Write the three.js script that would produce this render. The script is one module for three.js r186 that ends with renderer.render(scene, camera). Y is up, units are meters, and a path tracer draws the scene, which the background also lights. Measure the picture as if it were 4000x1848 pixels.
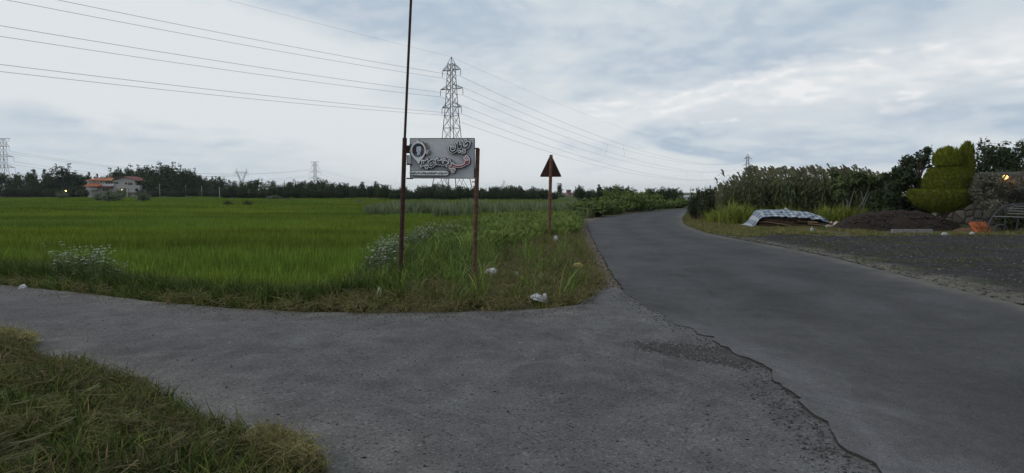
import * as THREE from 'three';
import { mergeGeometries } from 'three/addons/utils/BufferGeometryUtils.js';
import { TessellateModifier } from 'three/addons/modifiers/TessellateModifier.js';
import { createNoise2D, createNoise3D } from 'simplex-noise';

// ---------------------------------------------------------------- camera, sky, sun, exposure
const scene = new THREE.Scene();
const FOCAL = 2660, CX = 2000, CY = 924, HORIZON = 752, EYE = 1.6;
const PITCH = Math.atan((CY - HORIZON) / FOCAL);
const camera = new THREE.PerspectiveCamera(2 * Math.atan(CY / FOCAL) * 180 / Math.PI, 4000 / 1848, 0.1, 9000);
camera.position.set(0, EYE, 0);
camera.rotation.x = -PITCH;
const renderer = new THREE.WebGLRenderer({ antialias: true });
renderer.toneMapping = THREE.LinearToneMapping;
renderer.toneMappingExposure = 1.0;
renderer.shadowMap.enabled = true;

function random(seed) { let s = seed >>> 0; return () => { s = (s + 0x6D2B79F5) >>> 0; let t = s; t = Math.imul(t ^ (t >>> 15), t | 1); t ^= t + Math.imul(t ^ (t >>> 7), t | 61); return ((t ^ (t >>> 14)) >>> 0) / 4294967296; }; }
const noise2 = createNoise2D(random(11)), noise3 = createNoise3D(random(12));
const clamp = (v, a = 0, b = 1) => Math.min(b, Math.max(a, v));
const smooth = (a, b, v) => { const t = clamp((v - a) / (b - a)); return t * t * (3 - 2 * t); };
const mix = (a, b, t) => a + (b - a) * t;
function fbm2(x, y, octaves = 4) { let s = 0, a = 0.5, f = 1; for (let i = 0; i < octaves; i++) { s += a * noise2(x * f + i * 17.3, y * f - i * 9.1); a *= 0.5; f *= 2.03; } return s; }
function fbm3(x, y, z, octaves = 4) { let s = 0, a = 0.5, f = 1; for (let i = 0; i < octaves; i++) { s += a * noise3(x * f + i * 17.3, y * f - i * 9.1, z * f + i * 5.7); a *= 0.5; f *= 2.03; } return s; }

function makeSky() {                                  // evening overcast: pale veil, blue-grey cloud sheets with bright gaps
  const w = 3072, h = 1536, data = new Float32Array(w * h * 4);
  const veil = [0.735, 0.78, 0.80], grey = [0.45, 0.545, 0.65], bright = [0.86, 0.865, 0.875], slate = [0.37, 0.46, 0.58];
  for (let j = 0; j < h; j++) {
    const el = ((j + 0.5) / h - 0.5) * Math.PI, ed = el * 180 / Math.PI;
    for (let i = 0; i < w; i++) {
      const k = (j * w + i) * 4;
      if (ed < -1) { data[k] = 0.30; data[k + 1] = 0.32; data[k + 2] = 0.33; data[k + 3] = 1; continue; }
      const a = ((i + 0.5) / w - 0.5) * 2 * Math.PI, ce = Math.cos(el);
      const dx = Math.cos(a) * ce, dy = Math.sin(el), dz = Math.sin(a) * ce;
      let az = Math.atan2(dx, -dz) * 180 / Math.PI;    // 0 ahead, positive to the right
      const g = 1 / (Math.max(dy, 0) + 0.13), qx = dx * g, qz = dz * g;
      const wx = fbm3(qx * 0.35, qz * 0.35, 3.1, 3), wz = fbm3(qx * 0.35, qz * 0.35, 8.7, 3);
      const f1 = fbm3(qx * 0.55 + wx * 0.6, qz * 0.55 + wz * 0.6, 1.3, 6);      // sheets
      const f2 = fbm3(qx * 1.9 + wx * 0.7 + 7, qz * 1.9 + wz * 0.7, 5.2, 6);     // billows
      const f3 = fbm3(qx * 5.2 + wx * 1.0, qz * 5.2 + wz * 1.0, 9.2, 5);              // wisps
      const edge = az < -5.4 ? 7.6 + (-5.4 - az) * 0.44 : 7.6 - (az + 5.4) * 0.22;   // lower rim of the high cloud sheet
      const rim = clamp(edge, 2.2, 24);
      let m = smooth(-2.2, 3.4, ed - rim + f1 * 5 + f2 * 1.6);
      const sheet = m * clamp(0.74 + f1 * 0.5 + f2 * 0.4 + f3 * 0.26);
      const bankTop = 5.7 - (az + 37) * 0.11 + f2 * 1.1;                            // low bank far to the left
      const bank = smooth(0.9, -0.9, ed - bankTop) * smooth(-9, -24, az) * smooth(-170, -120, az) * clamp(0.52 + f2 * 0.4 + f1 * 0.2);
      const lineEl = 6.6 + clamp(az - 2, 0, 120) * 0.075, lw = 0.7 + clamp(az - 2, 0, 60) * 0.055;   // bright rift opening to the right
      const rift = Math.exp(-Math.pow((ed - lineEl + f2 * 1.2) / lw, 2)) * smooth(0, 12, az) * smooth(150, 90, az);
      const wedge = Math.exp(-Math.pow((ed - 5.6 + (az - 30) * -0.05) / 1.5, 2)) * smooth(23, 33, az) * smooth(110, 60, az);
      let c = clamp(Math.max(sheet, bank * 0.95) * (1 - 0.72 * rift) + wedge * 0.42 * (0.8 + f2 * 0.5));
      const lit = clamp(rift * (0.5 + f3 * 0.9 + f2 * 0.6) + smooth(0.18, 0.6, f2 + f3 * 0.6) * m * 0.5);
      const haze = Math.exp(-Math.max(ed, 0) / 2.3) * 0.45;
      c *= 1 - haze;
      const deep = smooth(0.55, 1, c);
      for (let q = 0; q < 3; q++) {
        let v = mix(veil[q], grey[q], c); v = mix(v, slate[q], deep * 0.28); v = mix(v, bright[q], lit * (1 - deep * 0.5));
        data[k + q] = v;
      }
      data[k + 3] = 1;
    }
  }
  const t = new THREE.DataTexture(data, w, h, THREE.RGBAFormat, THREE.FloatType);
  t.mapping = THREE.EquirectangularReflectionMapping; t.magFilter = THREE.LinearFilter; t.minFilter = THREE.LinearFilter; t.needsUpdate = true;
  return t;
}
const sky = makeSky();
scene.background = sky; scene.environment = sky;

const sun = new THREE.DirectionalLight(0xfff0e0, 0.9);   // veiled evening sun high on the left
sun.position.set(-80, 48, -14); sun.target.position.set(0, 0, -30);
sun.castShadow = true; sun.shadow.radius = 40; sun.shadow.mapSize.set(2048, 2048);
Object.assign(sun.shadow.camera, { left: -120, right: 120, top: 120, bottom: -120, near: 1, far: 400 });
scene.add(sun, sun.target);

// ---------------------------------------------------------------- helpers
const sinP = Math.sin(PITCH), cosP = Math.cos(PITCH);
function ray(px, py) { const a = (px - CX) / FOCAL, b = (CY - py) / FOCAL; return [a, -sinP + b * cosP, -cosP - b * sinP]; }
function onGround(px, py, y = 0) { const d = ray(px, py), t = (y - EYE) / d[1]; return new THREE.Vector3(d[0] * t, y, d[2] * t); }
function atDepth(px, py, depth) { const d = ray(px, py), t = depth / -d[2]; return new THREE.Vector3(d[0] * t, EYE + d[1] * t, -depth); }
const flat = (pts) => pts.map((p) => { if (p.length === 3) return [p[0], p[1]]; const g = onGround(p[0], p[1]); return [g.x, g.z]; });   // [px, py] on the ground, or [x, z, 1] in metres
function inside(x, z, poly) { let c = false; for (let i = 0, j = poly.length - 1; i < poly.length; j = i++) { const a = poly[i], b = poly[j]; if ((a[1] > z) !== (b[1] > z) && x < (b[0] - a[0]) * (z - a[1]) / (b[1] - a[1]) + a[0]) c = !c; } return c; }
function edgeDistance(x, z, poly, closed = true) { let best = 1e9; for (let i = closed ? 0 : 1, j = closed ? poly.length - 1 : 0; i < poly.length; j = i++) { const a = poly[j], b = poly[i], ux = b[0] - a[0], uz = b[1] - a[1], t = clamp(((x - a[0]) * ux + (z - a[1]) * uz) / (ux * ux + uz * uz || 1)); best = Math.min(best, Math.hypot(x - a[0] - ux * t, z - a[1] - uz * t)); } return best; }
function ragged(poly, step, amount, seed = 0) { const out = []; for (let i = 0; i < poly.length; i++) { const a = poly[i], b = poly[(i + 1) % poly.length], l = Math.hypot(b[0] - a[0], b[1] - a[1]), st = l > 12 ? 2 : step, n = Math.max(1, Math.round(l / st)); for (let k = 0; k < n; k++) { const t = k / n, x = mix(a[0], b[0], t), z = mix(a[1], b[1], t), am = amount * mix(0.3, 1, smooth(-11, -8, z)); out.push([x + am * fbm2(x * 1.7 + seed, z * 1.7, 4), z + am * fbm2(x * 1.7 - 40 + seed, z * 1.7 + 9, 4)]); } } return out; }

const names = {};
function numbered(n) { const k = names[n] = (names[n] ?? -1) + 1; return k ? n + '_' + String(k).padStart(3, '0') : n; }
function tag(o, label, category, group, kind) { o.userData.label = label; if (category) o.userData.category = category; if (group) o.userData.group = group; if (kind) o.userData.kind = kind; else if (category && !o.userData.kind) o.userData.kind = 'thing'; return o; }
function shadows(m) { m.castShadow = true; m.receiveShadow = true; return m; }
function part(name, geometry, material, parent) { const m = shadows(new THREE.Mesh(geometry, material)); m.name = name; parent.add(m); return m; }
function thing(name, label, category, pos = [0, 0, 0], turn = 0, group) { const o = new THREE.Group(); o.name = numbered(name); o.position.set(...pos); o.rotation.y = turn; scene.add(o); return tag(o, label, category, group); }
function solo(name, geometry, material, label, category, pos = [0, 0, 0], turn = 0, group, kind) { const m = part(numbered(name), geometry, material, scene); m.position.set(...pos); m.rotation.y = turn; return tag(m, label, category, group, kind); }
function copyOf(o, label, pos, turn = 0, scale = 1, group) { const c = o.clone(); c.name = numbered(o.name.replace(/_\d{3}$/, '')); c.userData = { ...o.userData }; c.position.set(...pos); c.rotation.y = turn; Array.isArray(scale) ? c.scale.set(...scale) : c.scale.setScalar(scale); if (label) c.userData.label = label; if (group) c.userData.group = group; scene.add(c); return c; }
function join(list) { const out = list.filter(Boolean).map((g) => { const n = g.index ? g.toNonIndexed() : g; for (const k of Object.keys(n.attributes)) if (!['position', 'normal', 'uv'].includes(k)) n.deleteAttribute(k); if (!n.attributes.normal) n.computeVertexNormals(); if (!n.attributes.uv) n.setAttribute('uv', new THREE.BufferAttribute(new Float32Array(n.attributes.position.count * 2), 2)); return n; }); return mergeGeometries(out); }
const box = (w, h, d, x = 0, y = 0, z = 0) => new THREE.BoxGeometry(w, h, d).translate(x, y, z);
function bar(a, b, r, r2 = r, sides = 4) {            // a straight bar between two points
  const A = new THREE.Vector3(...a), B = new THREE.Vector3(...b), d = B.clone().sub(A), l = d.length();
  const g = new THREE.CylinderGeometry(r2, r, l, sides, 1).translate(0, l / 2, 0);
  g.applyQuaternion(new THREE.Quaternion().setFromUnitVectors(new THREE.Vector3(0, 1, 0), d.normalize())); return g.translate(A.x, A.y, A.z);
}
function tube(pts, r, segs = 24, sides = 6) { return new THREE.TubeGeometry(new THREE.CatmullRomCurve3(pts.map((p) => new THREE.Vector3(...p))), segs, r, sides, false); }
function rgb(r, g, b) { return new THREE.Color().setRGB(r, g, b); }
function mat(color, roughness = 0.9, extra = {}) { return new THREE.MeshStandardMaterial({ color: Array.isArray(color) ? rgb(...color) : color, roughness, side: THREE.DoubleSide, ...extra }); }
function leafMat(color, extra = {}) { return new THREE.MeshPhysicalMaterial({ color: rgb(...color), roughness: 0.75, specularIntensity: 0.22, transmission: 0.28, thickness: 0, side: THREE.DoubleSide, vertexColors: true, ...extra }); }
function pixels(size, fn, srgb = true) {              // fn(u, v) -> linear [r, g, b]; the texture tiles
  const d = new Uint8Array(size * size * 4), enc = (v) => { v = clamp(v); return 255 * (srgb ? (v <= 0.0031308 ? 12.92 * v : 1.055 * Math.pow(v, 1 / 2.4) - 0.055) : v); };
  for (let j = 0; j < size; j++) for (let i = 0; i < size; i++) { const c = fn(i / size, j / size), k = (j * size + i) * 4; d[k] = enc(c[0]); d[k + 1] = enc(c[1]); d[k + 2] = enc(c[2]); d[k + 3] = 255; }
  const t = new THREE.DataTexture(d, size, size); t.wrapS = t.wrapT = THREE.RepeatWrapping; t.magFilter = THREE.LinearFilter; t.minFilter = THREE.LinearMipmapLinearFilter; t.generateMipmaps = true; if (srgb) t.colorSpace = THREE.SRGBColorSpace; t.needsUpdate = true; return t;
}
function tiling(u, v, f, octaves = 4, seed = 0) {     // fbm that wraps in u and v
  let s = 0, a = 0.5, k = f; for (let o = 0; o < octaves; o++) { const p = u * Math.PI * 2, q = v * Math.PI * 2, r = k / (Math.PI * 2); s += a * noise3(Math.cos(p) * r + seed + Math.cos(q) * r * 0.37, Math.sin(p) * r + Math.sin(q) * r * 0.61, (Math.cos(q) * 0.8 + Math.sin(q) * 0.6) * r + o * 11 + Math.sin(p) * r * 0.29); a *= 0.55; k *= 2.1; } return s;
}

// ---------------------------------------------------------------- outlines on the ground
const fieldEdge = flat([[-900, 985], [-300, 1035], [0, 1062], [300, 1088], [600, 1128], [900, 1160], [1200, 1172], [1370, 1145], [1440, 1075], [1550, 990], [1680, 930], [1800, 888], [1950, 860], [2080, 846], [2275, 838], [2290, 800], [2200, 788], [1520, 784], [1400, 778], [900, 773], [0, 766], [-900, 764]]);
const vergeOuter = [[-900, 1030], [-300, 1085], [0, 1112], [300, 1142], [600, 1178], [900, 1203], [1200, 1218], [1500, 1223], [1800, 1218], [2100, 1208], [2260, 1190], [2318, 1155], [2350, 1108], [2336, 1060], [2302, 990], [2270, 920], [2250, 880], [2250, 862], [2290, 850]];
const vergePoly = flat([...vergeOuter, [2275, 838], [2080, 846], [1950, 860], [1800, 888], [1680, 930], [1550, 990], [1440, 1075], [1370, 1145], [1200, 1172], [900, 1160], [600, 1128], [300, 1088], [0, 1062], [-300, 1035], [-900, 985]]);
const cornerEdge = [[-600, 1285], [0, 1328], [80, 1345], [150, 1418], [330, 1445], [560, 1515], [640, 1565], [720, 1625], [850, 1680], [960, 1722], [1090, 1748], [1150, 1790], [1240, 1848]];
const cornerPoly = flat([...cornerEdge, [-0.95, -2.2, 1], [-0.9, 1, 1], [-9, 1, 1]]);
const seam = flat([[3420, 1848], [3330, 1790], [3262, 1722], [3200, 1655], [3120, 1592], [3055, 1522], [2985, 1442], [2900, 1392], [2800, 1335], [2640, 1262], [2510, 1190], [2440, 1140]]);
const roadLeft = flat([[2402, 1085], [2372, 1035], [2338, 975], [2312, 925], [2296, 884], [2306, 864], [2362, 848], [2450, 836], [2560, 824], [2640, 817], [2720, 812], [2800, 810], [2900, 809]]);
const roadRight = flat([[2980, 812], [2820, 815], [2715, 820], [2680, 830], [2664, 852], [2675, 880], [2760, 912], [2900, 938], [3100, 974], [3300, 1018], [3500, 1068], [3700, 1122], [4000, 1195], [4600, 1330]]);
const roadPoly = [[5, 2.5], [3.3, -2], ...seam, ...roadLeft, ...roadRight, [10, 2.5]];
const oldPoly = flat([[-900, 1030], ...vergeOuter.slice(1, 12), [2400, 1120], [2520, 1175], [2680, 1260], [2860, 1340], [3000, 1420], [3150, 1560], [3300, 1690], [3480, 1848], [3.9, -2, 1], [5.4, 3, 1], [-0.9, 3, 1], [-0.95, -2.2, 1], ...cornerEdge.slice().reverse()]);
const yardPoly = flat([[2790, 914], [2900, 934], [3100, 970], [3300, 1014], [3500, 1064], [3700, 1118], [4000, 1190], [4600, 1325], [12, -2, 1], [30, -2, 1], [30, -24.5, 1], [4600, 925], [4000, 918], [3700, 917], [3300, 922], [3050, 914], [2900, 908]]);

function terrain(x, z) {
  const r = Math.hypot(x, z);
  let y = -0.03;
  if (r < 240 && inside(x, z, fieldEdge)) y -= 0.30 * smooth(0, 0.9, edgeDistance(x, z, fieldEdge));
  else if (inside(x, z, vergePoly)) { const e = edgeDistance(x, z, vergePoly); y += smooth(0.05, 0.7, e) * (0.07 + 0.08 * fbm2(x * 0.9, z * 0.9, 3)); }
  else if (inside(x, z, cornerPoly)) { const e = edgeDistance(x, z, cornerPoly); y += smooth(0, 0.8, e) * (0.06 + 0.10 * fbm2(x * 0.8 + 9, z * 0.8, 3)); }
  if (r > 240) y -= smooth(240, 300, r) * 0.1;
  return y;
}
const soilMap = pixels(512, (u, v) => { const a = tiling(u, v, 14, 5, 2), b = tiling(u, v, 60, 3, 7); const k = 1 + 0.55 * a + 0.55 * b; return [0.62 * k, 0.58 * k, 0.53 * k]; });
const grainBump = pixels(512, (u, v) => { const k = 0.5 + 0.5 * tiling(u, v, 40, 4, 3) + 0.15 * tiling(u, v, 120, 2, 5); return [k, k, k]; }, false);
{
  const P = [], U = [], C = [], I = [], radii = [0.3]; while (radii[radii.length - 1] < 4200) radii.push(Math.max(radii[radii.length - 1] + 0.12, radii[radii.length - 1] * 1.016));
  const n = 420, m = radii.length;
  for (let i = 0; i < m; i++) for (let j = 0; j <= n; j++) {
    const t = j / n * Math.PI * 2, x = Math.sin(t) * radii[i], z = -Math.cos(t) * radii[i];
    const inFront = Math.abs(t > Math.PI ? t - Math.PI * 2 : t) < 1.0;
    const y = radii[i] > 300 ? -0.13 : inFront ? terrain(x, z) : -0.03;
    P.push(x, y, z); U.push(x / 1.5, z / 1.5);
    let c = [0.155, 0.132, 0.105]; const k = 1 + 0.35 * fbm2(x * 0.4, z * 0.4, 3);
    if (radii[i] > 120) c = [0.055, 0.075, 0.022];
    else if (x > 6 && z < -26 || x < -30) c = [0.085, 0.085, 0.04];
    if (inside(x, z, fieldEdge)) c = [0.045, 0.055, 0.014];
    C.push(c[0] * k / 0.6, c[1] * k / 0.58, c[2] * k / 0.53);
  }
  for (let i = 0; i < m - 1; i++) for (let j = 0; j < n; j++) { const a = i * (n + 1) + j, b = a + n + 1; I.push(a, a + 1, b, b, a + 1, b + 1); }
  for (let j = 1; j < n - 1; j++) I.push(0, j, j + 1);
  const g = new THREE.BufferGeometry(); g.setAttribute('position', new THREE.Float32BufferAttribute(P, 3)); g.setAttribute('uv', new THREE.Float32BufferAttribute(U, 2)); g.setAttribute('color', new THREE.Float32BufferAttribute(C, 3)); g.setIndex(I); g.computeVertexNormals();
  const o = solo('ground', g, new THREE.MeshPhysicalMaterial({ specularIntensity: 0.2, map: soilMap, vertexColors: true, roughness: 1, side: THREE.DoubleSide, bumpMap: grainBump, bumpScale: 0.02 }), 'flat brown earth under the grass and the fields', 'ground'); o.userData.kind = 'structure';
}

// ---------------------------------------------------------------- asphalt and gravel
const asphaltMap = pixels(1024, (() => {
  const rnd = random(5), size = 1024, stones = new Float32Array(size * size);
  for (let s = 0; s < 30000; s++) { const x = rnd() * size, y = rnd() * size, r = 0.7 + rnd() * rnd() * 3.6, v = rnd() < 0.6 ? 0.25 + rnd() * 0.75 : -0.5 - rnd() * 0.4; const big = rnd() < 0.02 ? 1.8 : 1; for (let j = -4; j <= 4; j++) for (let i = -4; i <= 4; i++) if (i * i + j * j * 1.3 < r * r * big) stones[((Math.floor(y + j) + size) % size) * size + (Math.floor(x + i) + size) % size] = v * big; }
  return (u, v) => { const k = 0.56 * (1 + 0.20 * tiling(u, v, 9, 4, 1) + 0.22 * tiling(u, v, 90, 2, 6)) * (1 + 0.7 * stones[Math.floor(v * size) * size + Math.floor(u * size)]); return [k * 1.01, k * 0.975, k * 0.95]; };
})());
function sheet(poly, y, uvScale, tint, maxEdge = 0.45) {
  const shape = new THREE.Shape(poly.map((p) => new THREE.Vector2(p[0], -p[1])));
  let g = new THREE.ShapeGeometry(shape).toNonIndexed(); g.deleteAttribute('uv'); g.deleteAttribute('normal');
  g = new TessellateModifier(maxEdge, 12).modify(g);
  g.rotateX(-Math.PI / 2);
  const p = g.attributes.position, U = new Float32Array(p.count * 2), C = new Float32Array(p.count * 3);
  for (let i = 0; i < p.count; i++) { const x = p.getX(i), z = p.getZ(i); p.setY(i, y); U[2 * i] = x / uvScale; U[2 * i + 1] = z / uvScale; const c = tint(x, z); C[3 * i] = c[0]; C[3 * i + 1] = c[1]; C[3 * i + 2] = c[2]; }
  g.setAttribute('uv', new THREE.BufferAttribute(U, 2)); g.setAttribute('color', new THREE.BufferAttribute(C, 3)); g.computeVertexNormals(); return g;
}
const oldAsphaltMat = new THREE.MeshPhysicalMaterial({ specularIntensity: 0.3, map: asphaltMap, vertexColors: true, roughness: 0.92, side: THREE.DoubleSide, bumpMap: asphaltMap, bumpScale: 0.006 });
const finerMap = asphaltMap.clone(); finerMap.repeat.set(1.7, 1.7); finerMap.needsUpdate = true;
const newAsphaltMat = new THREE.MeshPhysicalMaterial({ specularIntensity: 0.4, map: finerMap, vertexColors: true, roughness: 0.86, side: THREE.DoubleSide, bumpMap: finerMap, bumpScale: 0.003 });
{
  const old = ragged(oldPoly, 0.25, 0.10, 3);
  const g = sheet(old, 0, 3.1, (x, z) => {               // patched, dusty old asphalt
    const k = 0.176 * (1 + 0.26 * fbm2(x * 0.33, z * 0.33, 3) + 0.24 * fbm2(x * 1.3 + 5, z * 1.3, 4) + 0.26 * fbm2(x * 6, z * 6, 3)); const dust = smooth(0.9, 0.0, edgeDistance(x, z, old) - 0.25 * fbm2(x * 2, z * 2, 3)) * 0.25 * smooth(0.4, 1.4, edgeDistance(x, z, seam, false));
    return [k * (1 + dust * 1.3), k * (1 + dust * 1.15), k * (1.02 + dust * 0.8)];
  }, 0.3);
  tag(solo('side_road', g, oldAsphaltMat, 'worn grey asphalt of the side road and junction', 'road'), 'worn grey asphalt of the side road and junction', 'road', null, 'structure');
  const tarLine = flat([[2590, 1058], [2680, 1085], [2760, 1130], [2840, 1190], [2960, 1240]]);
  const road = ragged(roadPoly, 0.10, 0.16, 21);
  const top = sheet(road, 0.024, 2.3, (x, z) => {         // newer, finer surface with pale gravelly rim along the joint and worn wheel lanes
    const ds = edgeDistance(x, z, seam, false), dl = edgeDistance(x, z, [...seam, ...roadLeft], false), dr = edgeDistance(x, z, roadRight, false), t = dl / (dl + dr);
    const lanes = Math.exp(-Math.pow((t - 0.36) / 0.09, 2)) + Math.exp(-Math.pow((t - 0.70) / 0.10, 2));
    let k = 0.113 * (1 + 0.34 * fbm2(x * 0.5, z * 0.35, 3) + 0.26 * fbm2(x * 2.1 + 5, z * 2.1, 4));
    k *= 1 - 0.24 * lanes * (0.8 + 0.8 * fbm2(x * 0.7, z * 0.25, 3));
    k *= 1 + 0.75 * smooth(0.95, 0.05, ds + 0.35 * fbm2(x * 2.7, z * 2.7, 3)) * smooth(-9.5, -6.5, z);
    k *= 1 - 0.38 * smooth(0.16, 0.02, edgeDistance(x, z, tarLine, false) + 0.22 * Math.abs(fbm2(x * 2.2, z * 2.2, 3)));
    const dust = smooth(0.55, 0.02, dr + 0.3 * fbm2(x * 1.5, z * 1.5, 3)); 
    return [k * (1 + dust * 0.7), k * (1 + dust * 0.62), k * (1.05 + dust * 0.4)];
  }, 0.4);
  const lift = (z) => mix(0.005, 0.02, smooth(-8.6, -6.6, z)), tp = top.attributes.position; for (let i = 0; i < tp.count; i++) tp.setY(i, lift(tp.getZ(i))); top.computeVertexNormals();
  const P = [], n = road.length; for (let i = 0; i < n; i++) { const a = road[i], b = road[(i + 1) % n]; P.push(a[0], lift(a[1]), a[1], b[0], lift(b[1]), b[1], a[0], -0.04, a[1], b[0], lift(b[1]), b[1], b[0], -0.04, b[1], a[0], -0.04, a[1]); }
  const side = new THREE.BufferGeometry(); side.setAttribute('position', new THREE.Float32BufferAttribute(P, 3)); side.setAttribute('uv', new THREE.Float32BufferAttribute(P.filter((_, i) => i % 3 < 2), 2)); side.setAttribute('color', new THREE.Float32BufferAttribute(P.map(() => 0.07), 3)); side.computeVertexNormals();
  const o = solo('main_road', mergeGeometries([top, side]), newAsphaltMat, 'dark newer asphalt of the road curving away', 'road'); o.userData.kind = 'structure';
  const yard = ragged(yardPoly, 0.4, 0.25, 33);
  const gravelMap = asphaltMap.clone(); gravelMap.repeat.set(0.6, 0.6); gravelMap.needsUpdate = true;
  const yg = sheet(yard, -0.008, 3, (x, z) => {           // coal-dark gravel with mossy patches and a sandy rim beside the road
    const dr = edgeDistance(x, z, roadRight, false); const k = 0.062 * (1 + 0.4 * fbm2(x * 0.5, z * 0.5, 3) + 0.5 * fbm2(x * 2.3 + 5, z * 2.3, 4));
    const sand = smooth(1.25, 0.2, dr + 0.75 * fbm2(x * 0.8, z * 0.8, 4)), moss = smooth(0.12, 0.4, fbm2(x * 0.22 + 30, z * 0.6, 4)) * 0.7;
    return [mix(mix(k, k * 1.05, moss), 0.27, sand * 0.8), mix(mix(k * 0.97, k * 1.25, moss), 0.26, sand * 0.8), mix(mix(k * 0.97, k * 0.5, moss), 0.215, sand * 0.8)];
  }, 0.5);
  const y = solo('gravel_yard', yg, new THREE.MeshPhysicalMaterial({ specularIntensity: 0.2, map: gravelMap, vertexColors: true, roughness: 1, side: THREE.DoubleSide, bumpMap: gravelMap, bumpScale: 0.02 }), 'dark gravel yard beside the main road', 'ground'); y.userData.kind = 'structure';
}

// ---------------------------------------------------------------- grasses
// one tuft: blades as bent tapering strips; every blade has its own tone
function tuft(seed, { blades = 12, height = 0.5, spread = 0.1, lean = 0.35, width = 0.008, segs = 3, tone = 0.3, dry = 0, droop = 1, vary = 0.45 }) {
  const r = random(seed), P = [], C = [];
  for (let b = 0; b < blades; b++) {
    const a = r() * 6.283, q = Math.sqrt(r()) * spread, x0 = Math.cos(a) * q, z0 = Math.sin(a) * q, h = height * (1 - vary * r()), da = r() * 6.283, l = lean * (0.2 + r()) * h, w = width * (0.7 + 0.6 * r());
    const px = -Math.sin(da), pz = Math.cos(da), k = 1 - tone * 0.5 + tone * r(), isDry = r() < dry, c = isDry ? [k * 1.9, k * 1.25, k * 1.5] : [k * (0.9 + 0.2 * r()), k, k * (0.8 + 0.4 * r())];
    const at = (t) => { const o = l * Math.pow(t, 1.6), y = h * (t - droop * 0.35 * (l / h) * t * t * t); return [x0 + Math.cos(da) * o, y, z0 + Math.sin(da) * o, w * (1 - Math.pow(t, 1.5)) + 0.0006]; };
    for (let s = 0; s < segs; s++) {
      const A = at(s / segs), B = at((s + 1) / segs);
      const a1 = [A[0] - px * A[3], A[1], A[2] - pz * A[3]], a2 = [A[0] + px * A[3], A[1], A[2] + pz * A[3]], b1 = [B[0] - px * B[3], B[1], B[2] - pz * B[3]], b2 = [B[0] + px * B[3], B[1], B[2] + pz * B[3]];
      if (s === segs - 1) { P.push(...a1, ...a2, B[0], B[1], B[2]); for (let k2 = 0; k2 < 3; k2++) C.push(...c); }
      else { P.push(...a1, ...a2, ...b1, ...b1, ...a2, ...b2); for (let k2 = 0; k2 < 6; k2++) C.push(...c); }
    }
  }
  const g = new THREE.BufferGeometry(); g.setAttribute('position', new THREE.Float32BufferAttribute(P, 3)); g.setAttribute('color', new THREE.Float32BufferAttribute(C, 3)); g.computeVertexNormals(); return g;
}
const dummy = new THREE.Object3D();
function scatter(name, label, category, variants, material, spots) {   // spots: [x, y, z, turn, scale, heightScale, colour, tiltX, tiltZ]
  const o = new THREE.Group(); o.name = numbered(name); scene.add(o); tag(o, label, category, null, 'stuff');
  variants.forEach((g, v) => {
    const mine = spots.filter((_, i) => i % variants.length === v); if (!mine.length) return;
    const m = shadows(new THREE.InstancedMesh(g, material, mine.length)); m.name = 'tuft' + (v ? '_' + String(v).padStart(3, '0') : ''); m.userData.kind = 'stuff';
    mine.forEach((s, i) => { dummy.position.set(s[0], s[1], s[2]); dummy.rotation.set(s[7] || 0, s[3], s[8] || 0); dummy.scale.set(s[4], s[4] * (s[5] ?? 1), s[4]); dummy.updateMatrix(); m.setMatrixAt(i, dummy.matrix); m.setColorAt(i, s[6]); });
    o.add(m);
  });
  return o;
}
const white = rgb(1, 1, 1);
const riceLeaf = leafMat([0.142, 0.205, 0.022]), grassLeaf = leafMat([0.10, 0.155, 0.03]), reedLeaf = leafMat([0.13, 0.165, 0.075]);
const inView = (x, z, margin = 1.16) => -z > 0.5 && Math.abs(x) < -z * 0.752 * margin + 1.5;

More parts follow.
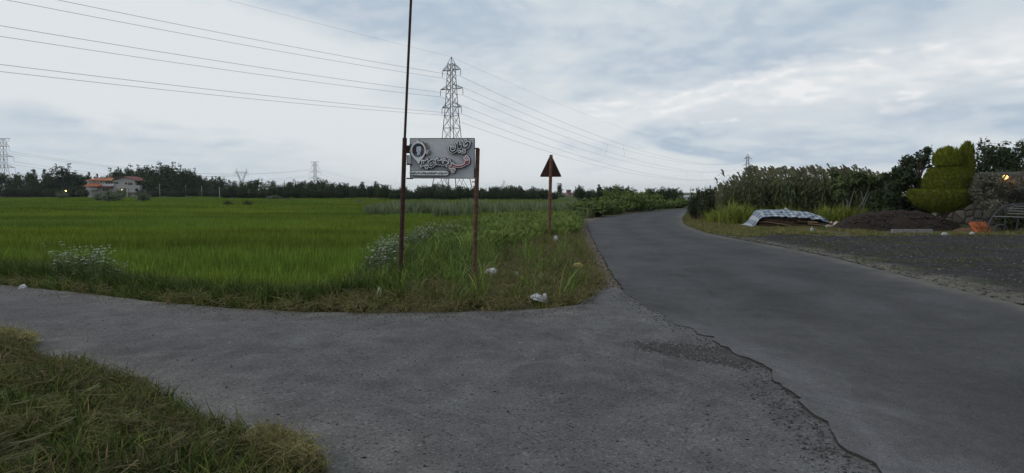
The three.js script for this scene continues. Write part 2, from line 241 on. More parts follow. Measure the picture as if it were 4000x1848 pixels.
{ // rice, thick and even, thinning in detail with distance
  const near = [1, 2, 3, 4].map((s) => tuft(s, { blades: 16, height: 0.62, spread: 0.12, lean: 0.34, width: 0.009, segs: 3, tone: 1.0, vary: 0.5 }));
  const mid = [5, 6, 7].map((s) => tuft(s, { blades: 26, height: 0.62, spread: 0.3, lean: 0.3, width: 0.018, segs: 2, tone: 0.8, vary: 0.42 }));
  const far = [8, 9].map((s) => tuft(s, { blades: 44, height: 0.62, spread: 0.9, lean: 0.25, width: 0.04, segs: 2, tone: 1.0, vary: 0.45 }));
  const r = random(71), a = [], b = [], c = [];
  const bund = flat([[-500, 800], [0, 813], [400, 827], [650, 836], [1000, 843], [1500, 846]]), bunds = (x, z) => Math.exp(-Math.pow(edgeDistance(x, z, bund, false) / (1.6 + 1.2 * fbm2(x * 0.1, z * 0.1, 2)), 2));
  const tone = (x, z) => { const k = 1 - 0.34 * bunds(x, z) + 0.5 * fbm2(x * 0.03, z * 0.12, 4) + 0.2 * fbm2(x * 0.5, z * 0.5, 3) + 0.12 * (r() - 0.5); const y = clamp(0.5 + 0.9 * fbm2(x * 0.02 + 50, z * 0.05, 3)); return rgb(k * mix(0.82, 1.12, y), k * mix(0.95, 1.03, y), k * mix(1.2, 0.8, y)); };
  const tall = (x, z) => 1 - 0.22 * bunds(x, z) + 0.34 * fbm2(x * 0.05 + 3, z * 0.16, 3) + 0.1 * fbm2(x * 0.6, z * 0.6, 2) + 0.14 * (r() - 0.5);
  function fill(list, r0, r1, perM2, y) {
    const area = 0.5 * (r1 * r1 - r0 * r0) * 1.5;
    for (let i = 0, n = Math.round(area * perM2); i < n; i++) {
      const d = Math.sqrt(mix(r0 * r0, r1 * r1, r())), t = mix(-0.80, 0.70, r()), x = Math.sin(t) * d, z = -Math.cos(t) * d;
      if (!inView(x, z) || !inside(x, z, fieldEdge)) continue;
      const e = d < 30 ? edgeDistance(x, z, fieldEdge) : 9; if (e < 0.2 * r()) continue;
      list.push([x, terrain(x, z) - 0.02, z, r() * 6.283, 0.9 + 0.25 * r(), tall(x, z), tone(x, z)]);
    }
  }
  fill(a, 8, 24, 50); fill(b, 24, 60, 17); fill(c, 60, 130, 3.2); fill(c, 130, 240, 1.6);
  scatter('rice_plants', 'bright green young rice filling the wide paddy field', 'rice', near, riceLeaf, a);
  scatter('rice_plants', 'even green rice in the middle of the paddy field', 'rice', mid, riceLeaf, b);
  scatter('rice_plants', 'distant green rice reaching back to the tree line', 'rice', far, riceLeaf, c);
}

function fillPoly(poly, n, seed, fn) { const r = random(seed), xs = poly.map((p) => p[0]), zs = poly.map((p) => p[1]), x0 = Math.min(...xs), x1 = Math.max(...xs), z0 = Math.min(...zs), z1 = Math.max(...zs), out = []; for (let i = 0, tries = 0; i < n && tries < n * 60; tries++) { const x = mix(x0, x1, r()), z = mix(z0, z1, r()); if (!inside(x, z, poly) || !inView(x, z)) continue; const s = fn(x, z, r); if (s) { out.push(s); i++; } } return out; }
const green = (r, k = 1, warm = 0) => { const v = k * (0.75 + 0.5 * r()); return rgb(v * (0.9 + 0.25 * warm + 0.2 * r()), v * (0.95 + 0.05 * warm), v * (0.8 + 0.4 * r())); };
const tan = (r, k = 1) => { const v = k * (0.7 + 0.6 * r()); return rgb(2.15 * v, 1.25 * v, 3.0 * v); };

const shortTufts = [21, 22, 23, 24].map((s) => tuft(s, { blades: 14, height: 0.2, spread: 0.07, lean: 0.9, width: 0.0052, segs: 3, tone: 0.9, dry: 0.08, vary: 0.6 }));
const longTufts = [31, 32, 33].map((s) => tuft(s, { blades: 18, height: 0.62, spread: 0.11, lean: 0.75, width: 0.0075, segs: 4, tone: 0.8, dry: 0.04, vary: 0.55 }));
const strawTufts = [41, 42, 43].map((s) => { const g = tuft(s, { blades: 12, height: 0.34, spread: 0.1, lean: 0.6, width: 0.0035, segs: 2, tone: 0.5, dry: 0, vary: 0.6 }); return g; });

{ // the verge round the sign: mown and dry in front, long and green behind
  const near = flat([[1370, 1145], [1500, 1040], [1700, 930], [1950, 860], [2275, 838], [2250, 862], [2270, 920], [2336, 1060], [2350, 1108], [2318, 1155], [2260, 1190], [2100, 1208], [1800, 1218], [1500, 1223], [1250, 1219], [1300, 1175]]);
  const mownPoly = flat([[1150, 1196], [1560, 1165], [1780, 1125], [1900, 1050], [2000, 985], [2150, 938], [2245, 885], [2330, 860], [2460, 1100], [2350, 1260], [1150, 1260]]);
  const mown = (x, z) => { const q = 0.35 * fbm2(x * 1.3 + 3, z * 1.3, 3); return inside(x + q, z + q * 2.5, mownPoly) ? 0.85 + 0.3 * fbm2(x * 2, z * 2, 2) : 0.06; };
  const shortSpots = fillPoly(vergePoly, 21000, 91, (x, z, r) => {
    const e = edgeDistance(x, z, vergePoly); if (e < 0.10 * r()) return null; const d = Math.hypot(x, z); if (d > 22 && r() < 0.6) return null;
    const dry = mown(x, z), cl = fbm2(x * 2.3, z * 2.3, 3), big = 1 + 0.7 * fbm2(x * 1.6 + 4, z * 1.6, 2); return [x, terrain(x, z) - 0.01, z, r() * 6.3, (0.7 + 0.8 * r()) * big * (1 - 0.45 * dry), 0.8 + 0.5 * r(), r() < 0.06 + dry * 0.32 ? tan(r, 0.8) : green(r, 1.08 + 0.9 * cl, dry * 0.9), (r() - 0.5) * 0.7, (r() - 0.5) * 0.7];
  });
  scatter('verge_grass', 'short trampled grass on the road verge around the sign', 'grass', shortTufts, grassLeaf, shortSpots);
  const longSpots = fillPoly(near, 5200, 92, (x, z, r) => { const m = mown(x, z); if (r() < m * 1.05) return null; const e = edgeDistance(x, z, vergePoly), d = Math.hypot(x, z); if (e < 0.25) return null; const cl = fbm2(x * 1.5 + 8, z * 1.5, 3); return [x, terrain(x, z) - 0.02, z, r() * 6.3, (0.6 + 0.6 * r()) * (1 + 0.5 * cl), 1, green(r, 1.2 + 0.8 * cl, 0.15), (r() - 0.5) * 0.3, (r() - 0.5) * 0.3]; });
  const stripSpots = fillPoly(vergePoly, 2600, 93, (x, z, r) => { if (x > -1.6) return null; const e = edgeDistance(x, z, fieldEdge); if (e > 0.75 || r() < 0.2 || edgeDistance(x, z, oldPoly) < 0.3) return null; return [x, terrain(x, z) - 0.02, z, r() * 6.3, 0.5 + 0.45 * r(), 1, green(r, 0.8, 0.15), (r() - 0.5) * 0.4, (r() - 0.5) * 0.4]; });
  scatter('long_grass', 'long green grass growing behind the sign posts and along the paddy edge', 'grass', longTufts, grassLeaf, [...longSpots, ...stripSpots]);
  const strawSpots = fillPoly(vergePoly, 6500, 94, (x, z, r) => { const e = edgeDistance(x, z, vergePoly), m = mown(x, z); const edge = e < 0.4 && edgeDistance(x, z, fieldEdge) > 0.5; if (!edge && r() > m * 0.95) return null; if (x < -5 && r() < 0.7) return null; const f = fbm2(x * 1.8, z * 1.8, 3); if (f < -0.12) return null; return [x, terrain(x, z) + 0.03 + 0.05 * r(), z, r() * 6.3, 0.6 + 0.6 * r(), 1, tan(r, 1.0), 1.3 + (r() - 0.5) * 0.5, (r() - 0.5) * 0.8]; });
  scatter('cut_straw', 'dry cut straw lying over the mown verge', 'straw', strawTufts, grassLeaf, strawSpots);
}

{ // near corner by the side road: mown grass with much dead straw
  const n = 13500;
  const g1 = fillPoly(cornerPoly, n, 101, (x, z, r) => { const e = edgeDistance(x, z, cornerPoly), d = Math.hypot(x, z); if (z > -2.6 || d > 14 || e < 0.06 * r()) return null; const f = fbm2(x * 1.1, z * 1.1, 3); return [x, terrain(x, z) - 0.01, z, r() * 6.3, 0.55 + 0.75 * r(), 0.7 + 0.5 * r(), r() < 0.17 + 0.34 * smooth(0, 0.4, -f) ? tan(r, 0.55) : green(r, 0.68 + 0.35 * f, 0.35), (r() - 0.5) * 0.9, (r() - 0.5) * 0.9]; });
  scatter('corner_grass', 'mown grass on the corner of the side road', 'grass', shortTufts, grassLeaf, g1);
  const g2 = fillPoly(cornerPoly, 2600, 102, (x, z, r) => { const e = edgeDistance(x, z, cornerPoly); if (z > -2.6) return null; const f = fbm2(x * 1.3 + 7, z * 1.3, 3); const rim = smooth(0.55, 0.05, e); if (r() > rim * 0.75 + smooth(0.05, 0.4, f) * 0.8) return null; return [x, terrain(x, z) + 0.02 + 0.05 * r(), z, r() * 6.3, 0.5 + 0.6 * r(), 1, tan(r, 0.85), 1.35 + (r() - 0.5) * 0.4, (r() - 0.5) * 0.7]; });
  scatter('loose_straw', 'pale dead straw strewn along the mown corner and onto the asphalt', 'straw', strawTufts, grassLeaf, g2);
  const g3 = [[40, 1338], [25, 1345], [10, 1350], [70, 1340], [110, 1342], [60, 1352], [1180, 1790], [1130, 1770], [1090, 1755], [1160, 1815], [1050, 1748], [1200, 1830], [1120, 1800], [1210, 1845], [1100, 1780], [1150, 1840]]; const r = random(5), heaps = [];
  for (const [px, py] of g3) for (let k = 0; k < 34; k++) { const p = onGround(px + (r() - 0.5) * 90, py + (r() - 0.5) * 24); heaps.push([p.x, 0.02 + 0.07 * r(), p.z, r() * 6.3, 0.45 + 0.45 * r(), 1, tan(r, 1.5), 1.4 + (r() - 0.5) * 0.4, (r() - 0.5) * 0.5]); }
  scatter('straw_heap', 'small heaps of pale straw spilling over the asphalt edge', 'straw', strawTufts, grassLeaf, heaps);
  const stalks = [44, 45].map((q) => tuft(q, { blades: 9, height: 0.75, spread: 0.08, lean: 0.15, width: 0.006, segs: 2, tone: 0.7, vary: 0.5 })), pile = [];
  for (let i = 0; i < 36; i++) { const p = onGround(r() * 230 - 40, 1800 + r() * 60); pile.push([p.x, terrain(p.x, p.z) + 0.05 + 0.1 * r(), p.z, -1.0 + (r() - 0.5) * 2.4, 0.3 + 0.35 * r(), 1, tan(r, 0.7), 1.35 + 0.3 * r(), 0]); }
  for (let i = 0; i < 70; i++) { const p = onGround(r() * 1050, mix(1500, 1840, r())); if (inside(p.x, p.z, cornerPoly)) pile.push([p.x, terrain(p.x, p.z) + 0.1 + 0.06 * r(), p.z, r() * 6.3, 0.2 + 0.3 * r(), 1, tan(r, 0.95), 1.35 + 0.25 * r(), 0]); }
  scatter('dead_stalks', 'dry broken stalks lying on the mown corner', 'straw', stalks, grassLeaf, pile);
  const g4 = fillPoly(cornerPoly, 240, 103, (x, z, r) => z > -2.6 || r() > smooth(0, 0.35, fbm2(x * 0.9 + 21, z * 0.9, 2)) ? null : [x, terrain(x, z) - 0.02, z, r() * 6.3, 0.35 + 0.25 * r(), 1, green(r, 1.1, 0.2), (r() - 0.5) * 0.4, (r() - 0.5) * 0.4]);
  scatter('fresh_grass', 'fresh green grass blades sprouting through the mown corner', 'grass', longTufts, grassLeaf, g4);
}

{ // right of the road: thin dry grass between road, yard and pile; rank green clumps in front of the reeds
  const strip = flat([[2672, 850], [2690, 830], [2760, 850], [2900, 872], [3250, 892], [3500, 905], [3800, 905], [4300, 905], [4300, 925], [4000, 918], [3700, 917], [3300, 922], [3050, 914], [2900, 930], [2760, 906], [2682, 880]]);
  const g = fillPoly(strip, 7000, 111, (x, z, r) => { const f = fbm2(x * 0.6, z * 0.6, 3); if (f < -0.25 + (x > 12 ? 0.28 : 0)) return null; return [x, -0.03, z, r() * 6.3, 0.5 + 0.6 * r(), 0.8, r() < 0.6 ? tan(r, 1.0) : green(r, 1.1, 0.9), (r() - 0.5) * 0.8, (r() - 0.5) * 0.8]; });
  scatter('dry_grass', 'yellowish short grass between the road bend and the covered pile', 'grass', shortTufts, grassLeaf, g);
  const yardWeeds = fillPoly(yardPoly, 1500, 112, (x, z, r) => fbm2(x * 0.22 + 30, z * 0.6, 4) < 0.16 || z > -14 ? null : [x, -0.01, z, r() * 6.3, 0.25 + 0.35 * r(), 0.7, r() < 0.3 ? tan(r, 0.6) : green(r, 0.8, 0.6), (r() - 0.5) * 0.8, (r() - 0.5) * 0.8]);
  scatter('yard_weeds', 'sparse low weeds growing through the gravel yard', 'weeds', shortTufts, grassLeaf, yardWeeds);
  const rank = [51, 52, 53].map((s) => tuft(s, { blades: 26, height: 1.0, spread: 0.3, lean: 0.85, width: 0.02, segs: 4, tone: 0.7, vary: 0.65 }));
  const r = random(113), spots = [];
  for (const [px, d, w, n, k] of [[2880, 35.5, 60, 60, 1], [2960, 36, 60, 44, 0.95], [2800, 37.5, 50, 26, 0.8], [3060, 36.5, 60, 36, 0.95], [3230, 35, 50, 46, 1], [3320, 35, 70, 60, 0.95], [3440, 33.5, 70, 64, 0.9], [3130, 36, 50, 18, 0.7]])
    for (let i = 0; i < n; i++) { const p = atDepth(px + (r() + r() - 1) * w, HORIZON, d + (r() - 0.5) * 2); spots.push([p.x, -0.05, p.z, r() * 6.3, (0.6 + 0.8 * r()) * k * (1 + 0.5 * fbm2(px * 0.05 + p.x, p.z, 2)), 1, green(r, 1.6, 1.4), 0, 0]); }
  scatter('rank_grass', 'rank yellow-green grass clumps behind the covered pile and soil heap', 'grass', rank, grassLeaf, spots);
}

// ---------------------------------------------------------------- trees and bushes
// leaves as small folded diamonds spread through clumps; every leaf a tone of its own
function leaves(r, clumps, n, size, { tone = 0.5, up = 0.35, shell = 0.55, aspect = 0.55, warm = 0.15 } = {}) {
  const P = [], C = [], total = clumps.reduce((s, c) => s + c.r * c.r, 0); let acc = 0, ci = 0;
  const U = new THREE.Vector3(), V = new THREE.Vector3(), N = new THREE.Vector3();
  for (const c of clumps) {
    const m = Math.round(n * c.r * c.r / total), ck = 1 - 0.18 + 0.36 * r();
    for (let i = 0; i < m; i++) {
      N.set(r() * 2 - 1, r() * 2 - 1, r() * 2 - 1).normalize();
      const q = c.r * (shell + (1 - shell) * Math.sqrt(r())) * (0.75 + 0.4 * r()), x = c.x + N.x * q, y = c.y + N.y * q * (c.sy ?? 0.8), z = c.z + N.z * q;
      if (y < (c.floor ?? -1e9)) continue;
      U.set(r() * 2 - 1, (r() * 2 - 1) * 0.7 - 0.15, r() * 2 - 1).normalize(); N.y += up; V.crossVectors(U, N.set(N.x + (r() - 0.5), N.y + (r() - 0.5), N.z + (r() - 0.5))).normalize();
      const s = size * (0.6 + 0.8 * r()), w = s * aspect, fold = 0.18 * s, k = ck * (1 - tone * 0.5 + tone * r()), col = [k * (1 - warm * 0.5 + warm * r()), k, k * (0.85 + 0.3 * r())];
      const a = [x - U.x * s, y - U.y * s, z - U.z * s], b = [x + V.x * w, y + V.y * w + fold, z + V.z * w], d = [x + U.x * s, y + U.y * s, z + U.z * s], e = [x - V.x * w, y - V.y * w + fold, z - V.z * w];
      P.push(...a, ...b, ...d, ...a, ...d, ...e); for (let t = 0; t < 6; t++) C.push(...col);
    }
  }
  const g = new THREE.BufferGeometry(); g.setAttribute('position', new THREE.Float32BufferAttribute(P, 3)); g.setAttribute('color', new THREE.Float32BufferAttribute(C, 3)); g.computeVertexNormals(); return g;
}
const barkMat = mat([0.10, 0.082, 0.065], 0.95), paleBark = mat([0.30, 0.29, 0.25], 0.9);
const treeLeaf = [leafMat([0.042, 0.062, 0.026]), leafMat([0.052, 0.078, 0.030]), leafMat([0.066, 0.092, 0.034]), leafMat([0.075, 0.088, 0.055])];
// a tree of height h standing on y = 0: trunk, limbs to every clump, crown of clumps
function buildTree(seed, { h = 8, w = 6, clumps = 16, n = 3200, leaf = 0.24, base = 0.2, shape = 'round', trunk = 0.16, sprays = 0 }) {
  const r = random(seed), list = [], limbs = [];
  for (let i = 0; i < clumps; i++) {
    const t = (i + 0.5) / clumps, y = h * (base + (0.93 - base) * t), env = shape === 'round' ? Math.sin(Math.PI * clamp(0.12 + 0.80 * t)) : shape === 'spire' ? (1 - t) * 0.85 + 0.12 : shape === 'flat' ? 0.55 + 0.5 * t : 0.35 + 0.75 * Math.sin(Math.PI * (0.2 + 0.7 * t));
    const a = i * 2.4 + r() * 1.3, q = w * 0.5 * env * (0.35 + 0.5 * r()), rad = w * (shape === 'spire' ? 0.17 : 0.21) * (0.65 + 0.6 * r()) * (t > 0.8 ? 0.75 : 1);
    list.push({ x: Math.cos(a) * q, y: y - rad * 0.3, z: Math.sin(a) * q, r: rad, sy: 0.8 + 0.25 * r() });
  }
  for (let i = 0; i < sprays; i++) { const a = r() * 6.28, t = 0.45 + 0.55 * r(), q = w * 0.5 * (shape === 'spire' ? 1.05 - t * 0.8 : 1.05 - 0.55 * Math.pow(t, 3)) * (0.5 + 0.5 * r()); list.push({ x: Math.cos(a) * q, y: h * (base + (1.03 - base) * t), z: Math.sin(a) * q, r: w * 0.055 * (0.7 + 0.8 * r()), sy: 1.5 }); }
  const lean = (r() - 0.5) * 0.08 * h, mid = h * (base + 0.25), top = [lean, h * 0.82, lean * 0.5];
  limbs.push(bar([0, -0.15, 0], [lean * 0.4, mid, lean * 0.2], trunk * h / 8, trunk * 0.65 * h / 8, 7), bar([lean * 0.4, mid, lean * 0.2], top, trunk * 0.65 * h / 8, 0.025, 6));
  for (const c of list) { const t = clamp((c.y - h * 0.12) / (h * 0.9)) * 0.75, f = t < 0.4 ? [lean * 0.4 * t / 0.4, mid * t / 0.4, 0] : [mix(lean * 0.4, top[0], (t - 0.4) / 0.6), mix(mid, top[1], (t - 0.4) / 0.6), 0]; limbs.push(bar([f[0], Math.min(f[1], c.y), f[2]], [c.x, c.y, c.z], 0.045 * h / 8, 0.012, 4)); }
  return { trunk: join(limbs), crown: leaves(r, list, n, leaf) };
}
function tree(name, label, category, geo, leafM, pos, turn = 0, scale = 1, group, barkM = barkMat) {
  const o = thing(name, label, category, pos, turn, group); part('trunk', geo.trunk, barkM, o); part('crown', geo.crown, leafM, o); Array.isArray(scale) ? o.scale.set(...scale) : o.scale.setScalar(scale); return o;
}
const kinds = [
  { geo: buildTree(201, { h: 8, w: 7.6, clumps: 20, n: 4200, leaf: 0.23, base: 0.10, sprays: 14 }), top: 8.3, leaf: 0 },
  { geo: buildTree(202, { h: 8, w: 6.6, clumps: 18, n: 3600, leaf: 0.22, base: 0.08, shape: 'loose', sprays: 26 }), top: 8.5, leaf: 1 },
  { geo: buildTree(203, { h: 8, w: 5.0, clumps: 16, n: 2600, leaf: 0.2, base: 0.06, shape: 'spire', sprays: 26 }), top: 8.4, leaf: 1 },
  { geo: buildTree(204, { h: 8, w: 6.2, clumps: 13, n: 2300, leaf: 0.22, base: 0.14, shape: 'loose', sprays: 30 }), top: 8.5, leaf: 2 },
  { geo: buildTree(205, { h: 8, w: 8.5, clumps: 22, n: 4600, leaf: 0.24, base: 0.08, shape: 'flat', sprays: 12 }), top: 8.2, leaf: 0 },
];
const far = random(77);
const treeSets = [
  ['broadleaf_tree', 'dark rounded broadleaf tree in the far row', 'trees beyond the paddy field'],
  ['ragged_tree', 'ragged green twiggy tree in the far row', 'trees beyond the paddy field'],
  ['slender_tree', 'slender pointed tree rising in the far row', 'trees beyond the paddy field'],
  ['sparse_tree', 'lighter green sparse tree in the far row', 'trees beyond the paddy field'],
  ['spreading_tree', 'dark wide spreading tree in the far row', 'trees beyond the paddy field'],
];
const treeProto = {};
const where = (px) => px < 200 ? 'by the left pale pylon' : px < 340 ? 'left of the white house' : px < 560 ? 'behind the white house' : px < 900 ? 'behind the concrete poles' : px < 1060 ? 'under the delta pylon' : px < 1300 ? 'before the pale hat pylon' : px < 1570 ? 'between hat pylon and tall sign pole' : px < 1860 ? 'behind the street name sign' : px < 2140 ? 'between street sign and warning sign' : px < 2335 ? 'by the pink building' : 'behind the roadside brambles';
function farTree(kind, px, topY, depth, widen = 1, set = treeSets[kind], key = kind) {
  topY += (far() - 0.55) * (depth < 245 ? 15 : 9); const p = atDepth(px, HORIZON, depth), height = EYE + (HORIZON - topY) * depth / FOCAL + 0.25, s = Math.max(0.3, height / kinds[kind].top), label = typeof key === 'number' ? set[1] + ' ' + where(px) : set[1], sc = [s * widen, s, s * widen], pos = [p.x, -0.2, p.z], turn = far() * 6.28;
  if (!treeProto[key]) return treeProto[key] = tree(set[0], label, 'tree', kinds[kind].geo, treeLeaf[kinds[kind].leaf], pos, turn, sc, set[2]);
  return copyOf(treeProto[key], label, pos, turn, sc, set[2]);
}
// tree line: [kind, px, top row, depth, widen]
for (const a of [
  [0, -70, 668, 262], [1, 5, 668, 258, 1.1], [3, 60, 682, 262], [1, 92, 670, 266, 1.05], [2, 128, 668, 262, 1.2], [4, 150, 694, 255, 1.2], [2, 182, 664, 268, 1.0], [1, 212, 690, 258, 1.2], [0, 246, 650, 258, 1.0], [0, 282, 672, 262], [1, 308, 674, 262, 1.1], [2, 346, 676, 270, 0.9], [2, 378, 684, 272, 0.8], [0, 335, 700, 262, 1.2],
  [4, 418, 684, 274, 1.0], [0, 455, 664, 272, 1.0], [1, 487, 655, 276], [4, 520, 654, 275], [0, 560, 650, 266, 1.0], [4, 606, 645, 262], [0, 655, 643, 262, 1.0], [4, 690, 655, 258], [1, 725, 666, 258, 1.1], [0, 752, 668, 256, 0.9], [0, 783, 690, 254, 1.1], [1, 815, 692, 254, 1.0], [3, 842, 690, 252, 1.1], [0, 868, 693, 252, 1.0], [0, 585, 690, 254, 1.3], [0, 640, 700, 253, 1.4], [4, 700, 700, 252, 1.4],
  [3, 905, 708, 246, 1.2], [3, 935, 706, 240, 1.3], [1, 978, 699, 240, 1.2], [1, 1006, 698, 240, 1.2], [3, 1055, 708, 236, 1.4], [4, 1100, 720, 228, 1.2], [3, 1125, 718, 226, 1.2], [4, 1160, 714, 222, 1.2], [1, 1200, 711, 222, 1.3], [4, 1240, 706, 222, 1.1], [1, 1280, 714, 220, 1.3], [4, 1315, 716, 218, 1.2], [3, 1345, 714, 218, 1.3], [1, 1375, 722, 216, 1.4], [2, 1414, 711, 214, 1.5], [3, 1448, 722, 214, 1.4], [1, 1470, 724, 212, 1.3], [3, 1492, 727, 212, 1.4],
  [4, 1535, 744, 220, 1.3], [1, 1560, 742, 224, 1.4], [1, 1592, 735, 226, 1.4], [0, 1640, 734, 230, 1.3], [1, 1672, 728, 236, 1.2], [0, 1700, 721, 240, 1.1], [4, 1745, 726, 240, 1.1], [1, 1778, 731, 238, 1.2], [3, 1805, 727, 236, 1.3], [1, 1840, 736, 236, 1.3], [4, 1880, 736, 238, 1.2], [0, 1930, 734, 240, 1.1], [4, 1968, 732, 240, 1.1], [1, 2008, 732, 238, 1.2], [4, 2050, 737, 236, 1.2], [0, 2080, 737, 232, 1.2], [3, 2112, 732, 226, 1.3], [1, 2140, 740, 228, 1.3], [2, 2187, 725, 220, 1.2], [0, 2272, 741, 205, 0.9], [4, 2300, 748, 200, 1.2], [1, 2330, 746, 196, 1.2],
  [2, 1130, 708, 216, 1.2], [3, 1262, 704, 216, 1.1], [2, 1330, 709, 214, 1.2], [2, 1470, 718, 214, 1.2], [3, 1575, 730, 220, 1.2], [2, 1655, 722, 230, 1.3], [3, 1722, 716, 232, 1.2], [2, 1790, 722, 230, 1.3], [3, 1862, 727, 230, 1.2], [2, 1915, 726, 232, 1.3], [3, 1988, 726, 230, 1.3], [2, 2034, 729, 228, 1.3], [3, 2095, 729, 222, 1.2], [3, 2310, 738, 196, 1.2],
  [2, 2342, 727, 112, 1.1], [3, 2365, 735, 112, 1.3], [1, 2388, 732, 108, 1.2], [0, 2412, 725, 106, 1.0], [1, 2440, 726, 104, 1.1], [4, 2464, 738, 104, 0.9],
]) farTree(...a);
for (const a of [[1, 2535, 744, 104, 1.0], [3, 2556, 735, 104, 1.1], [0, 2590, 731, 102, 1.1], [1, 2622, 728, 100, 1.1], [3, 2645, 742, 100, 1.2], [4, 2600, 742, 97, 1.2]]) farTree(...a, ['roadside_tree', 'dark leafy tree past the end of the visible road', 'trees past the road bend'], 'road' + a[0]);

// low bushes: mounds of leaf from the ground up
function bushGeo(seed, { w = 3, h = 1.6, n = 2600, leaf = 0.1, clumps = 14, sprays = 10 }) {
  const r = random(seed), list = [];
  for (let i = 0; i < clumps; i++) { const a = i * 2.4 + r(), q = w * 0.36 * Math.sqrt((i + 0.5) / clumps), t = 1 - Math.pow(q / (w * 0.5), 2); list.push({ x: Math.cos(a) * q, y: h * (0.25 + 0.45 * t * (0.6 + 0.5 * r())), z: Math.sin(a) * q, r: w * 0.19 * (0.75 + 0.5 * r()), sy: h / w * 1.5, floor: 0.02 }); }
  for (let i = 0; i < sprays; i++) { const a = r() * 6.28, q = w * 0.42 * r(); list.push({ x: Math.cos(a) * q, y: h * (0.75 + 0.3 * r() - 0.3 * q / w), z: Math.sin(a) * q, r: w * 0.05, sy: 2 }); }
  const stems = list.map((c) => bar([c.x * 0.15, -0.05, c.z * 0.15], [c.x, c.y, c.z], 0.03 * h, 0.008, 4));
  return { stems: join(stems), foliage: leaves(r, list, n, leaf) };
}
function bush(name, label, category, geo, m, pos, turn = 0, scale = 1, group) { const o = thing(name, label, category, pos, turn, group); part('stem', geo.stems, barkMat, o); part('foliage', geo.foliage, m, o); Array.isArray(scale) ? o.scale.set(...scale) : o.scale.setScalar(scale); return o; }
const bushes = [bushGeo(301, {}), bushGeo(302, { w: 3, h: 2, sprays: 18 }), bushGeo(303, { w: 3.4, h: 1.4, n: 3000 })];
const bramble = leafMat([0.125, 0.165, 0.045]), darkLeaf = leafMat([0.045, 0.058, 0.026]), greyLeaf = leafMat([0.16, 0.185, 0.115]);
